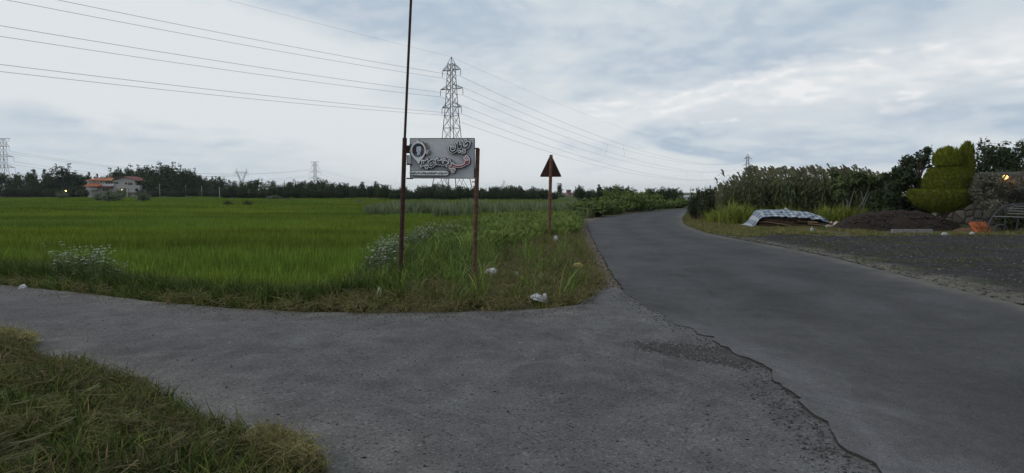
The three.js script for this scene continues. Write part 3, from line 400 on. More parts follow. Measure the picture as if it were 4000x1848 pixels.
// hedge filling under the tree line
{
  const r = random(81); let proto;
  for (let px = -60; px < 2330; px += 27) {
    if (px > 335 && px < 552 || px > 2180 && px < 2250) continue;
    const d = px < 880 ? 248 : px < 1500 ? 168 : 136, p = atDepth(px + (r() - 0.5) * 20, HORIZON, d + (r() - 0.5) * 8), q = d / 220, s = [(1.35 + 0.6 * r()) * q, (1.1 + 0.9 * r()) * (0.45 + 0.55 * q), 1.3 * q];
    const hl = 'dark low hedge bush under the far trees ' + where(px);
    if (!proto) proto = bush('hedge_bush', hl, 'bush', bushes[1], treeLeaf[0], [p.x, -0.2, p.z], r() * 6, s, 'hedge under the far trees'); else copyOf(proto, hl, [p.x, -0.2, p.z], r() * 6, s);
  }
  const looseShrub = bushGeo(304, { w: 2.6, h: 2, n: 1100, leaf: 0.1, clumps: 11, sprays: 26 });
  let island;                                             // lone shrubs standing in the paddy
  for (const [px, baseY, topY, w] of [[240, 776, 742, 1.5], [382, 786, 748, 0.9], [432, 788, 738, 1.7], [405, 778, 748, 1.5], [470, 775, 732, 1.6], [562, 786, 742, 1.35], [890, 803, 778, 1.3], [968, 804, 778, 1.3], [1402, 791, 774, 1.4], [905, 778, 768, 2], [1070, 778, 760, 3.0], [1125, 783, 772, 2.6], [1225, 786, 779, 1], [1267, 806, 797, 1], [740, 774, 764, 3], [640, 771, 763, 2]]) {
    const p = onGround(px, baseY, 0.1), h = (baseY - topY) * -p.z / FOCAL + 0.4, s = [h / 2.2 * w * 0.75, h / 2.2, h / 2.2 * w * 0.75];
    const il = px < 600 ? 'grey-green shrub in the paddy before the white house' : px === 890 || px === 968 ? 'dark round shrub of a pair alone in the paddy' : 'low grey-green shrub at the far paddy edge';
    if (px === 890 || px === 968) { bush('paddy_shrub', il, 'shrub', looseShrub, darkLeaf, [p.x, -0.33, p.z], r() * 6, s, 'shrubs in the paddy'); continue; }
    if (!island) island = bush('paddy_shrub', il, 'shrub', looseShrub, greyLeaf, [p.x, -0.33, p.z], r() * 6, s, 'shrubs in the paddy'); else copyOf(island, il, [p.x, -0.33, p.z], r() * 6, s);
  }
  const brambleGeo = bushGeo(305, { w: 3.2, h: 1.6, n: 1700, leaf: 0.13, clumps: 16, sprays: 16 });
  let br;                                                 // brambles lining the far left side of the road
  for (const [px, py, h, w] of [[2330, 849, 1.5, 1.0], [2375, 846, 1.75, 1.0], [2300, 846, 1.2, 0.8], [2420, 838, 1.5, 1.0], [2455, 834, 1.7, 0.9], [2500, 829, 1.6, 1.0], [2540, 825, 1.5, 1.0], [2580, 822, 1.3, 1.0], [2350, 838, 1.6, 1.2], [2440, 826, 1.9, 1.2], [2490, 822, 2.0, 1.2], [2620, 815, 1.4, 1.2], [2660, 812, 1.3, 1.2], [2560, 817, 1.7, 1.2], [2690, 812, 1.2, 1.0]]) {
    const p = onGround(px, py), v = 0.75 + 0.6 * r(), s = [w * 0.8 * v, h / 1.7 * (0.7 + 0.5 * r()), w * 0.8], pos = [p.x - 0.6, -0.08, p.z - 1.1];
    if (!br) br = bush('bramble_bush', 'bright green bramble bush lining the outer edge of the road bend', 'bush', brambleGeo, bramble, pos, r() * 6, s, 'brambles along the road bend'); else copyOf(br, null, pos, r() * 6, s);
  }
  let dk;                                                 // dark thicket inside the bend
  for (const [px, d, h, w, g] of [[2742, 40.5, 2.0, 0.9, 1], [2775, 39.5, 1.7, 0.85, 0], [2725, 41, 1.5, 0.6, 1], [2800, 41, 2.0, 0.9, 1], [2830, 39.5, 1.55, 0.9, 0], [2780, 42, 2.1, 0.8, 1], [2870, 40.5, 1.7, 1.0, 0], [3110, 36.5, 1.15, 0.8, 2], [3160, 37, 1.2, 0.7, 2]]) {
    const p = atDepth(px, HORIZON, d), s = [w * 0.72, h / 2.2, w * 0.72];
    if (!dk) dk = bush('thicket_bush', 'dark leafy thicket bush on the inside of the road bend', 'bush', bushes[1], darkLeaf, [p.x, -0.08, p.z], r() * 6, s, 'dark thicket inside the bend'); else copyOf(dk, null, [p.x, -0.08, p.z], r() * 6, s);
  }
}

// ---------------------------------------------------------------- reeds, ferns, flowers
function reed(seed, { h = 2.4, leavesN = 11, plume = true, stems = 3, spread = 0.2, leafL = 0.5, w = 0.022, wind = 0.6 }) {   // stems with drooping leaves all blown to one side
  const r = random(seed), P = [], C = [];
  const tri = (a, b, c, k) => { P.push(...a, ...b, ...c); for (let i = 0; i < 3; i++) C.push(...k); };
  for (let s = 0; s < stems; s++) {
    const x0 = (r() - 0.5) * 2 * spread, z0 = (r() - 0.5) * 2 * spread, hh = h * (0.72 + 0.32 * r()), lx = (r() - 0.5) * 0.35 - wind * 0.2, lz = (r() - 0.5) * 0.3, sk = 0.8 + 0.4 * r(), stemC = [1.5 * sk, 1.2 * sk, 1.2 * sk];
    const at = (t) => [x0 + lx * t * t, hh * t, z0 + lz * t * t];
    for (let i = 0; i < 4; i++) { const A = at(i / 4), B = at((i + 1) / 4), q = 0.006; tri([A[0] - q, A[1], A[2]], [A[0] + q, A[1], A[2]], B, stemC); tri([A[0], A[1], A[2] - q], [A[0], A[1], A[2] + q], B, stemC); }
    for (let l = 0; l < leavesN; l++) {
      const t = 0.22 + 0.78 * (l + r()) / leavesN, A = at(t), a = r() * 6.28, dx = Math.cos(a) * 0.8 - wind, dz = Math.sin(a) * 0.8, n = Math.hypot(dx, dz) || 1, L = leafL * (0.7 + 0.6 * r()), k = 0.75 + 0.5 * r(), col = [k * (0.9 + 0.25 * r()), k, k];
      const ux = dx / n, uz = dz / n, m = [A[0] + ux * L * 0.5, A[1] + L * (0.35 - 0.1 * r()), A[2] + uz * L * 0.5], e = [A[0] + ux * L * 0.95, A[1] + L * (0.22 - 0.4 * r()), A[2] + uz * L * 0.95], sx = -uz * w, sz = ux * w;
      tri([A[0] - sx * 0.4, A[1], A[2] - sz * 0.4], [m[0] + sx, m[1], m[2] + sz], [m[0] - sx, m[1], m[2] - sz], col); tri([m[0] - sx, m[1], m[2] - sz], [m[0] + sx, m[1], m[2] + sz], e, col);
    }
    if (plume && r() < 0.5) { const A = at(1), c = [1.5, 1.15, 1.5]; for (let i = 0; i < 7; i++) { const y = A[1] + i * 0.03, d = 0.05 - i * 0.004; tri([A[0], y, A[2]], [A[0] - d - 0.03 * i, y + 0.07, A[2] + (r() - 0.5) * 0.08], [A[0] - 0.02 * i, y + 0.1, A[2]], c); } }
  }
  const g = new THREE.BufferGeometry(); g.setAttribute('position', new THREE.Float32BufferAttribute(P, 3)); g.setAttribute('color', new THREE.Float32BufferAttribute(C, 3)); g.computeVertexNormals(); return g;
}
{
  const r = random(121), tall = [61, 62, 63, 64].map((s) => reed(s, {})), spots = [];
  const ridge = (px) => px < 2930 ? mix(1.75, 2.35, smooth(2830, 2930, px)) : px < 3350 ? 2.5 : mix(2.5, 2.0, smooth(3350, 3500, px));
  for (let i = 0; i < 1500; i++) { const px = mix(2815, 3500, r()), d = mix(36.5, 42, r()), p = atDepth(px, HORIZON, d); if (fbm2(px * 0.02, d * 0.4, 2) < -0.32) continue; spots.push([p.x, -0.05, p.z, (r() - 0.5) * 1.1, ridge(px) / 2.45 * (0.72 + 0.42 * r()), 1, green(r, 0.8 + 0.35 * r(), 0)]); }
  for (const [px, s] of [[2838, 1.12], [2850, 1.0], [2870, 0.95]]) { const p = atDepth(px, HORIZON, 38); spots.push([p.x, -0.05, p.z, 0, s, 1, green(r, 0.8, 0)]); }
  scatter('reed_bed', 'tall windblown reeds behind the tarpaulin pile', 'reeds', tall, reedLeaf, spots);
  const cat = [65, 66, 67].map((s) => { const g = tuft(s, { blades: 20, height: 1.5, spread: 0.35, lean: 0.35, width: 0.03, segs: 3, tone: 1.1, vary: 0.6 }); return g; }), cs = [];
  for (let i = 0; i < 5200; i++) { const px = mix(1430, 2300, r()), d = mix(px > 1700 ? 43 : 47, 66, r()), p = atDepth(px, HORIZON, d), k = smooth(1420, 1560, px) * (px > 2230 ? mix(1, 0.8, (px - 2230) / 70) : 1); cs.push([p.x, -0.3, p.z, r() * 6.3, (0.62 + 0.36 * r()) * (0.75 + 0.25 * k) * (1 + 0.28 * fbm2(p.x * 0.35, p.z * 0.16, 3)), 1, (() => { const c = green(r, 1.25 + 0.7 * fbm2(p.x * 0.6, p.z * 0.3, 3), 0.1); c.b *= 1.1; c.g *= 1.05; return c; })()]); }
  scatter('cattail_belt', 'grey-green belt of cattails at the far side of the paddy', 'reeds', cat, reedLeaf, cs);
  // bracken behind the posts: arching fronds with paired leaflets
  const frond = (seed) => { const q = random(seed), P = [], C = []; for (let f = 0; f < 9; f++) { const a = f * 0.7 + q() * 0.6, L = 0.5 * (0.7 + 0.5 * q()), H = 0.8 * (0.7 + 0.5 * q()), k = 0.8 + 0.4 * q(); const at = (t) => [Math.cos(a) * L * t, H * (1.5 * t - 0.8 * t * t), Math.sin(a) * L * t]; for (let i = 2; i < 16; i++) { const t = i / 16, A = at(t), B = at(t + 0.05), w = 0.13 * Math.sin(Math.PI * Math.pow(t, 0.7)) + 0.03; for (const s of [-1, 1]) { const sx = -Math.sin(a) * s * w, sz = Math.cos(a) * s * w; P.push(...A, ...B, A[0] + sx + Math.cos(a) * w * 0.5, A[1] - 0.12 * w, A[2] + sz + Math.sin(a) * w * 0.5); const kk = k * (0.85 + 0.3 * q()); for (let n = 0; n < 3; n++) C.push(kk, kk, kk * 0.9); } } } const g = new THREE.BufferGeometry(); g.setAttribute('position', new THREE.Float32BufferAttribute(P, 3)); g.setAttribute('color', new THREE.Float32BufferAttribute(C, 3)); g.computeVertexNormals(); return g; };
  const fernPoly = flat([[1700, 960], [1850, 880], [2000, 862], [2255, 850], [2262, 880], [2240, 930], [2130, 945], [1990, 985], [1830, 1010]]);
  const fs = fillPoly(fernPoly, 1900, 122, (x, z, q) => [x, terrain(x, z) - 0.05, z, q() * 6.3, 0.4 + 0.4 * q(), 1, (() => { const v = 0.7 + 0.8 * q(); return rgb(v, v * 1.05, v * 0.85); })(), (q() - 0.5) * 0.3, (q() - 0.5) * 0.3]);
  scatter('bracken', 'green bracken ferns filling the verge behind the sign', 'ferns', [71, 72, 73].map(frond), leafMat([0.125, 0.165, 0.045]), fs);
  // white-flowered weeds at the paddy edge
  const umbel = (seed) => { const q = random(seed), stems = [], heads = []; for (let f = 0; f < 7; f++) { const x = (q() - 0.5) * 0.3, z = (q() - 0.5) * 0.3, h = 0.55 * (0.7 + 0.5 * q()); stems.push(bar([x * 0.3, 0, z * 0.3], [x, h, z], 0.004, 0.003, 3)); for (let i = 0; i < 4; i++) { const a = q() * 6.28, d = 0.04 * Math.sqrt(q()); heads.push(new THREE.CircleGeometry(0.008 + 0.006 * q(), 5).rotateX(-Math.PI / 2 + (q() - 0.5)).translate(x + Math.cos(a) * d, h + 0.01 * q(), z + Math.sin(a) * d)); } } return [join(stems), join(heads)]; };
  const [st, hd] = umbel(5), fl = [], fp = [];
  for (const [px, py, n, w, hgt] of [[250, 1105, 12, 90, 8], [330, 1115, 16, 120, 8], [430, 1130, 7, 90, 8], [1480, 1110, 18, 60, 22], [1530, 1050, 26, 70, 22], [1600, 1000, 26, 70, 16], [1680, 965, 24, 70, 12], [1740, 945, 16, 60, 8]])
    for (let i = 0; i < n; i++) { const p = onGround(px + (r() + r() - 1) * w, py + (r() - 0.5) * hgt); fp.push([p.x, terrain(p.x, p.z), p.z, r() * 6.3, 0.7 + 0.5 * r(), 1, green(r, 0.9, 0)]); }
  const weed = new THREE.Group(); weed.name = 'flowering_weeds'; scene.add(weed); tag(weed, 'weeds with small white flower heads at the paddy edge', 'weeds', null, 'stuff');
  for (const [g, m, nm] of [[st, mat([0.09, 0.13, 0.04]), 'stems'], [hd, mat([0.42, 0.44, 0.37]), 'flower_heads'], [leaves(random(9), [{ x: 0, y: 0.22, z: 0, r: 0.2, sy: 1.2, floor: 0 }], 46, 0.03), leafMat([0.10, 0.14, 0.05]), 'foliage']]) {
    const im = shadows(new THREE.InstancedMesh(g, m, fp.length)); im.name = nm; im.userData.kind = 'stuff'; fp.forEach((s, i) => { dummy.position.set(s[0], s[1], s[2]); dummy.rotation.set(0, s[3], 0); dummy.scale.setScalar(s[4]); dummy.updateMatrix(); im.setMatrixAt(i, dummy.matrix); im.setColorAt(i, white); }); weed.add(im);
  }
}

// ---------------------------------------------------------------- rust, the street name sign and the warning signs
const rustMap = pixels(512, (u, v) => { const a = tiling(u, v, 10, 5, 2), b = tiling(u, v, 26, 4, 8), c = tiling(u, v, 70, 3, 4); const flake = smooth(0.24, 0.42, b + 0.3 * c), k = 1 + 0.7 * a + 0.4 * c; return [mix(0.070 * k, 0.27, flake * 0.8), mix(0.029 * k, 0.15, flake * 0.8), mix(0.020 * k, 0.085, flake * 0.8)]; });
const rustBump = pixels(256, (u, v) => { const k = 0.5 + 0.6 * tiling(u, v, 18, 5, 8); return [k, k, k]; }, false);
const rustMat = new THREE.MeshStandardMaterial({ map: rustMap, roughness: 0.88, metalness: 0.05, bumpMap: rustBump, bumpScale: 0.003, side: THREE.DoubleSide });
const lightRust = rustMat.clone(); lightRust.color = rgb(1.5, 1.4, 1.3); const darkRust = rustMat.clone(); darkRust.color = rgb(0.42, 0.36, 0.36);
function metreUv(g, s = 0.5) { const p = g.attributes.position, n = g.attributes.normal, u = g.attributes.uv; for (let i = 0; i < p.count; i++) { const ax = Math.abs(n.getX(i)), ay = Math.abs(n.getY(i)); if (ay > 0.7) u.setXY(i, p.getX(i) / s, p.getZ(i) / s); else u.setXY(i, (ax > 0.7 ? p.getZ(i) : p.getX(i)) / s, p.getY(i) / s); } return g; }
function post(a, b, r, sides = 12) { const g = bar(a, b, r, r, sides), p = g.attributes.position, u = g.attributes.uv; for (let i = 0; i < p.count; i++) u.setXY(i, u.getX(i) * 0.5, p.getY(i) / 0.6); return g; }

{
  const depth = 11.25, base = atDepth(1735, HORIZON, depth), k = 0.000642;         // one drawing unit in metres
  const sign = thing('street_name_sign', 'grey street name board with raised lettering and portrait emblem between rusty posts', 'street sign', [base.x, 0, base.z]);
  const L = (px, py, d = depth) => { const p = atDepth(px, py, d); return [p.x - base.x, p.y, p.z - base.z]; };
  // posts
  const groundAt = (p) => terrain(p[0] + base.x, p[2] + base.z) - 0.25;
  const lo = L(1563, 1135, 11.2), top = L(1607, 0, 11.2), up = [top[0] + (top[0] - lo[0]) * 0.22, top[1] + (top[1] - lo[1]) * 0.22, top[2]], down = [lo[0] - 0.012, groundAt(lo), lo[2]];
  const joint = L(1590, 640, 11.2), midP = [mix(lo[0], top[0], (joint[1] - lo[1]) / (top[1] - lo[1])), joint[1] + 0.42, lo[2]];
  const p1 = part('post', join([post(down, midP, 0.037), post(midP, up, 0.021)]), darkRust, sign); tag(p1, 'tall dark rusted pole rising far above the board'); void p1;
  const lo2 = L(1851, 1105, 11.2), top2 = L(1866, 583, 11.2);
  const p2 = part('post', join([post([lo2[0] - 0.008, groundAt(lo2), lo2[2]], top2, 0.035), new THREE.CylinderGeometry(0.037, 0.037, 0.012, 12).translate(...top2)]), rustMat, sign); tag(p2, 'short flaking rusty post');
  // board: turned a little to the left, centre of its face
  const c = L(1726, 618, depth), face = new THREE.Group(); face.name = 'board'; face.position.set(...c); face.rotation.set(0, -0.10, -0.006); sign.add(face);
  const U = (zx, zy) => [(zx - 1100) * k, (580 - zy) * k];
  const boardMap = pixels(512, (u, v) => { const a = tiling(u, v, 12, 5, 4), b = tiling(u, v, 110, 3, 9), streak = tiling(u, v * 0.2, 30, 3, 1); const q = 0.5 * (1 + 0.10 * a + 0.16 * b + 0.07 * streak); return [q * 0.98, q, q * 1.05]; });
  const [bx0, by1] = U(272, 84), [bx1, by0] = U(1930, 1084), bw = bx1 - bx0, bh = by1 - by0;
  const panelMat = new THREE.MeshStandardMaterial({ map: boardMap, roughness: 0.6, side: THREE.DoubleSide });
  const edgeMat = mat([0.05, 0.045, 0.045], 0.7);
  part('panel', box(bw, bh, 0.03, (bx0 + bx1) / 2, (by0 + by1) / 2, -0.018), panelMat, face);
  part('panel_frame', join([box(bw + 0.012, 0.010, 0.04, (bx0 + bx1) / 2, by1 + 0.005, -0.02), box(bw + 0.012, 0.010, 0.04, (bx0 + bx1) / 2, by0 - 0.005, -0.02), box(0.010, bh, 0.04, bx1 + 0.005, (by0 + by1) / 2, -0.02), box(0.006, bh, 0.04, bx0 - 0.003, (by0 + by1) / 2, -0.02)]), edgeMat, face);
  // brackets
  const br = (zx0, zx1, zy, h = 0.02, z = -0.05) => { const a = U(zx0, zy), b = U(zx1, zy); return box(Math.abs(b[0] - a[0]), h, 0.03, (a[0] + b[0]) / 2, a[1], z); };
  for (const [x0, x1, y, h] of [[150, 330, 350, 0.13], [150, 325, 1100, 0.02], [1900, 2045, 325, 0.018], [1905, 1985, 930, 0.1], [1868, 2000, 1180, 0.016]]) part('bracket', br(x0, x1, y, h), darkRust, face);
  for (const [zx, zy] of [[1100, 92], [1915, 130], [1913, 550], [1895, 1030], [285, 1060], [1175, 145], [1270, 182]]) { const [x, y] = U(zx, zy); part('rivet', new THREE.SphereGeometry(0.004, 8, 6).translate(x, y, -0.001), edgeMat, face); }

  // lettering: pen strokes in drawing units [x, y], as ribbons with thickness
  function ribbon(pts, width, z0, z1, grow = 0, taper = 0.55) {
    const P = pts.length === 1 ? null : new THREE.CatmullRomCurve3(pts.map(([x, y]) => new THREE.Vector3(...U(x, y), 0)), false, 'catmullrom', 0.5);
    if (!P) { const [x, y] = U(...pts[0]); return new THREE.CylinderGeometry((width / 2 * 1.2 + grow) * k, (width / 2 * 1.2 + grow) * k, z1 - z0, grow ? 14 : 4).rotateX(Math.PI / 2).translate(x, y, (z0 + z1) / 2); }
    const n = Math.max(8, pts.length * 6), shapePts = [[], []], sp = P.getSpacedPoints(n);
    const wAt = (t) => (width / 2 * (taper + (1 - taper) * Math.sin(Math.PI * clamp(0.08 + 0.84 * t))) + grow) * k;
    for (let i = 0; i <= n; i++) { const a = sp[Math.max(0, i - 1)], b = sp[Math.min(n, i + 1)], dx = b.x - a.x, dy = b.y - a.y, l = Math.hypot(dx, dy) || 1, w = wAt(i / n); shapePts[0].push([sp[i].x - dy / l * w, sp[i].y + dx / l * w]); shapePts[1].push([sp[i].x + dy / l * w, sp[i].y - dx / l * w]); }
    const pos = [], q = (a, b, c2, d) => pos.push(...a, ...b, ...c2, ...a, ...c2, ...d);
    for (let i = 0; i < n; i++) { const a = shapePts[0][i], b = shapePts[0][i + 1], c2 = shapePts[1][i + 1], d = shapePts[1][i]; q([...a, z1], [...d, z1], [...c2, z1], [...b, z1]); q([...a, z0], [...a, z1], [...b, z1], [...b, z0]); q([...d, z0], [...c2, z0], [...c2, z1], [...d, z1]); }
    const g = new THREE.BufferGeometry(); g.setAttribute('position', new THREE.Float32BufferAttribute(pos, 3)); g.computeVertexNormals();
    const caps = [0, n].map((i) => new THREE.CylinderGeometry(wAt(i / n), wAt(i / n), z1 - z0, 12).rotateX(Math.PI / 2).translate(sp[i].x, sp[i].y, (z0 + z1) / 2 + 0.00007));
    return join([g, ...caps]);
  }
  const navy = mat([0.022, 0.022, 0.035], 0.6), whiteFace = mat([0.80, 0.81, 0.82], 0.5), ink = mat([0.012, 0.013, 0.022], 0.5), red = mat([0.27, 0.012, 0.03], 0.5);
  function word(name, strokes, inkMat, width = 26, grow = 24) {
    const g = new THREE.Group(); g.name = name; face.add(g); let i = 0;
    const lift = () => (i++ % 40) * 0.00022;
    part('letter_return', join(strokes.map((s) => ribbon(s, width, 0.0, 0.062 + lift(), grow + 13, 0.8))), navy, g);
    part('letter_face', join(strokes.map((s) => ribbon(s, width, 0.060, 0.072 + lift(), grow, 0.8))), whiteFace, g);
    part('letter_ink', join(strokes.map((s) => ribbon(s, width, 0.073, 0.083 + lift()))), inkMat, g);
  }
  word('top_line_lettering', [[[1735, 138]], [[1722, 248], [1752, 208], [1800, 188], [1828, 196]], [[1822, 200], [1802, 272], [1742, 318], [1692, 326], [1660, 305], [1648, 235], [1640, 165]], [[1690, 388]], [[1645, 432]], [[1700, 424]], [[1598, 262], [1596, 305], [1570, 322], [1555, 270], [1548, 160]], [[1572, 416]], [[1480, 205], [1506, 290], [1488, 378], [1415, 430], [1345, 415], [1318, 350], [1330, 292]], [[1408, 304]]], ink, 36, 21);
  word('second_line_lettering', [[[1322, 642], [1332, 700], [1302, 748], [1248, 782]], [[1252, 700], [1225, 662], [1185, 692], [1215, 722], [1262, 690]], [[1182, 608]], [[1108, 640], [1120, 742], [1165, 745], [1190, 716]], [[1000, 600], [990, 660], [1005, 728], [1050, 725]], [[1018, 690], [1052, 664], [1086, 684], [1060, 732]], [[940, 628], [886, 632], [862, 668], [900, 720], [890, 778], [830, 806], [795, 762], [806, 690], [850, 645]], [[945, 732]], [[738, 620], [728, 690], [694, 712], [664, 702]], [[706, 790]], [[746, 790]], [[726, 830]], [[662, 670], [690, 664], [694, 716], [640, 762]], [[620, 655], [628, 720], [586, 790]]], ink, 29, 21);
  word('red_lettering', [[[1755, 548]], [[1722, 588]], [[1790, 584]], [[1812, 622], [1802, 690], [1762, 716], [1728, 690], [1756, 662], [1788, 672]], [[1740, 722], [1650, 776], [1540, 792], [1450, 776], [1412, 752]], [[1396, 724], [1404, 768], [1366, 806], [1334, 830]], [[1386, 878]], [[1434, 872]], [[1410, 920]]], red, 34, 22);
  // lower name plate with small lettering
  const plate = new THREE.Group(); plate.name = 'name_plate'; face.add(plate);
  part('letter_return', ribbon([[345, 962], [1230, 962]], 130, 0.0, 0.05, 8, 1), navy, plate); part('letter_face', ribbon([[345, 962], [1230, 962]], 114, 0.05, 0.058, 0, 1), whiteFace, plate);
  const small = []; const s = (...a) => small.push(a);
  s([1258, 945], [1258, 975], [1225, 975]); s([1225, 950], [1225, 975], [1190, 975]); s([1195, 950], [1195, 975], [1170, 978]); s([1225, 925]); s([1245, 915]); s([1165, 955], [1145, 955], [1148, 980], [1130, 1000]); s([1118, 955], [1112, 1000]); s([1103, 932], [1103, 980]);
  s([1070, 955], [1052, 955], [1072, 975], [1050, 1000]); s([1020, 950], [1020, 978], [985, 978]); s([985, 945], [950, 945], [950, 978], [905, 978], [940, 960]); s([905, 945], [905, 978], [870, 978]); s([865, 930], [865, 978]); s([900, 995]); s([846, 955], [838, 1000]); s([825, 950], [785, 955], [815, 975], [775, 990]);
  s([750, 945], [750, 978], [690, 978]); s([745, 996]); s([700, 950], [660, 955], [690, 975], [650, 978]); s([690, 996]); s([640, 930], [640, 978]); s([622, 955], [615, 1000]); s([590, 950], [590, 978], [540, 978]); s([570, 996]); s([560, 930]); s([540, 950], [510, 950], [510, 978], [540, 975]);
  s([470, 950], [470, 978], [425, 978]); s([455, 996]); s([420, 932], [420, 978]); s([400, 950], [400, 978], [345, 978]); s([375, 950], [375, 978]); s([385, 996]); s([340, 950], [345, 985], [315, 980], [318, 955]); s([330, 935]);
  part('letter_ink', join(small.map((q, i) => ribbon(q, 15, 0.058, 0.060 + (i % 20) * 0.0002, 0, 0.9))), ink, plate);
  // portrait emblem: pointed drop-shaped plate, oval print, banner and dried flower sprays
  const emblem = new THREE.Group(); emblem.name = 'portrait_emblem'; face.add(emblem);
  const outline = (pts) => { const sh = new THREE.Shape(); const q = pts.map((p) => U(...p)); sh.moveTo(...q[0]); sh.splineThru([...q.slice(1), q[0]].map((p) => new THREE.Vector2(...p))); return sh; };
  const drop = [[500, 108], [535, 160], [620, 190], [690, 300], [700, 430], [640, 560], [560, 650], [518, 728], [470, 660], [370, 560], [318, 450], [312, 330], [370, 215], [460, 165]];
  const ext = (pts, z0, d) => new THREE.ExtrudeGeometry(outline(pts), { depth: d, bevelEnabled: false, curveSegments: 4 }).translate(0, 0, z0);
  part('emblem_return', ext(drop.map(([x, y]) => [500 + (x - 500) * 1.04, 400 + (y - 400) * 1.03]), 0, 0.055), navy, emblem);
  part('emblem_face', ext(drop, 0.054, 0.012), whiteFace, emblem);
  part('banner', ext([[280, 225], [350, 232], [372, 240], [335, 300], [275, 302]], 0.052, 0.01), mat([0.012, 0.075, 0.065], 0.6), emblem);
  part('banner', ext([[560, 165], [650, 178], [655, 220], [600, 205]], 0.05, 0.008), mat([0.015, 0.04, 0.04], 0.6), emblem);
  const petal = mat([0.24, 0.22, 0.19], 0.7), petal2 = mat([0.42, 0.43, 0.46], 0.6);
  for (const [x, y, rx, m, z] of [[690, 235, 45, petal, 0.02], [735, 300, 45, petal, 0.024], [790, 430, 45, petal, 0.022], [745, 470, 40, petal, 0.028], [735, 400, 40, petal2, 0.045], [725, 450, 38, petal2, 0.05], [290, 400, 28, petal2, 0.03]]) { const [a, b] = U(x, y); part('flower_spray', new THREE.CylinderGeometry(rx * k, rx * k * 1.1, 0.02, 9).rotateX(Math.PI / 2).translate(a, b, z), m, emblem); }
  const beads = []; for (let i = 0; i < 40; i++) { const a = i / 40 * 6.283, [x, y] = U(512 + Math.cos(a) * 182, 385 + Math.sin(a) * 206); beads.push(new THREE.CylinderGeometry(4 * k, 4 * k, 0.004, 6).rotateX(Math.PI / 2).translate(x, y, 0.068)); }
  part('bead', join(beads), ink, emblem);
  const cv = document.createElement('canvas'); cv.width = 256; cv.height = 288; const x = cv.getContext('2d'); x.save(); x.scale(256 / 320, 288 / 360); x.translate(-352, -205);
  const poly = (col, ...p) => { x.fillStyle = col; x.beginPath(); p.forEach(([a, b], i) => (i ? x.lineTo(a, b) : x.moveTo(a, b))); x.closePath(); x.fill(); };
  x.fillStyle = '#2c1c24'; x.fillRect(340, 200, 350, 380); poly('#1f3346', [352, 205], [672, 205], [640, 290], [400, 290]); poly('#59525b', [590, 360], [672, 320], [672, 480], [600, 540]); poly('#3b3340', [575, 420], [640, 400], [610, 560]);
  poly('#4a6f88', [395, 520], [450, 455], [500, 500], [530, 560], [440, 570]); poly('#4a6f88', [560, 480], [590, 560], [540, 565]); poly('#23405a', [400, 520], [440, 500], [450, 560]);
  poly('#c5ccd4', [470, 470], [560, 460], [565, 560], [520, 560]); poly('#c2c8d2', [455, 330], [470, 295], [530, 285], [575, 290], [590, 340], [575, 410], [555, 460], [525, 475], [490, 455], [460, 410]);
  poly('#0c0d13', [430, 330], [440, 270], [500, 240], [570, 250], [600, 300], [592, 350], [578, 290], [520, 283], [470, 295], [458, 350], [440, 370]);
  poly('#12131c', [500, 440], [520, 418], [545, 420], [568, 438], [545, 432], [522, 432]); poly('#12131c', [478, 345], [508, 340], [508, 350], [482, 356]); poly('#12131c', [545, 338], [578, 336], [576, 346], [548, 348]); poly('#6a7180', [524, 360], [540, 400], [520, 402]); poly('#12131c', [515, 492], [555, 488], [548, 560], [515, 560]);
  x.restore();
  const tex = new THREE.CanvasTexture(cv); tex.colorSpace = THREE.SRGBColorSpace;
  const oval = new THREE.CircleGeometry(1, 40).scale(160 * k, 180 * k, 1).translate(...U(512, 385), 0.0675);
  part('portrait_print', oval, new THREE.MeshStandardMaterial({ map: tex, roughness: 0.5, side: THREE.DoubleSide }), emblem);
  // small electric box and cable on the pole
  const [ex, ey] = U(262, 620); const bxg = part('switch_box', box(0.072, 0.145, 0.05, ex, ey, 0.045), mat([0.45, 0.46, 0.48], 0.5), face);
  part('box_door', box(0.05, 0.12, 0.006, ex - 0.003, ey + 0.002, 0.073), mat([0.52, 0.53, 0.55], 0.5), bxg); part('box_hood', box(0.08, 0.018, 0.06, ex + 0.003, ey - 0.08, 0.045), edgeMat, bxg);
  part('cable', tube([[...U(178, 110), 0.02], [...U(150, 330), 0.035], [...U(138, 560), 0.03], [...U(150, 780), 0.02]], 0.003, 20, 5), edgeMat, face);
}

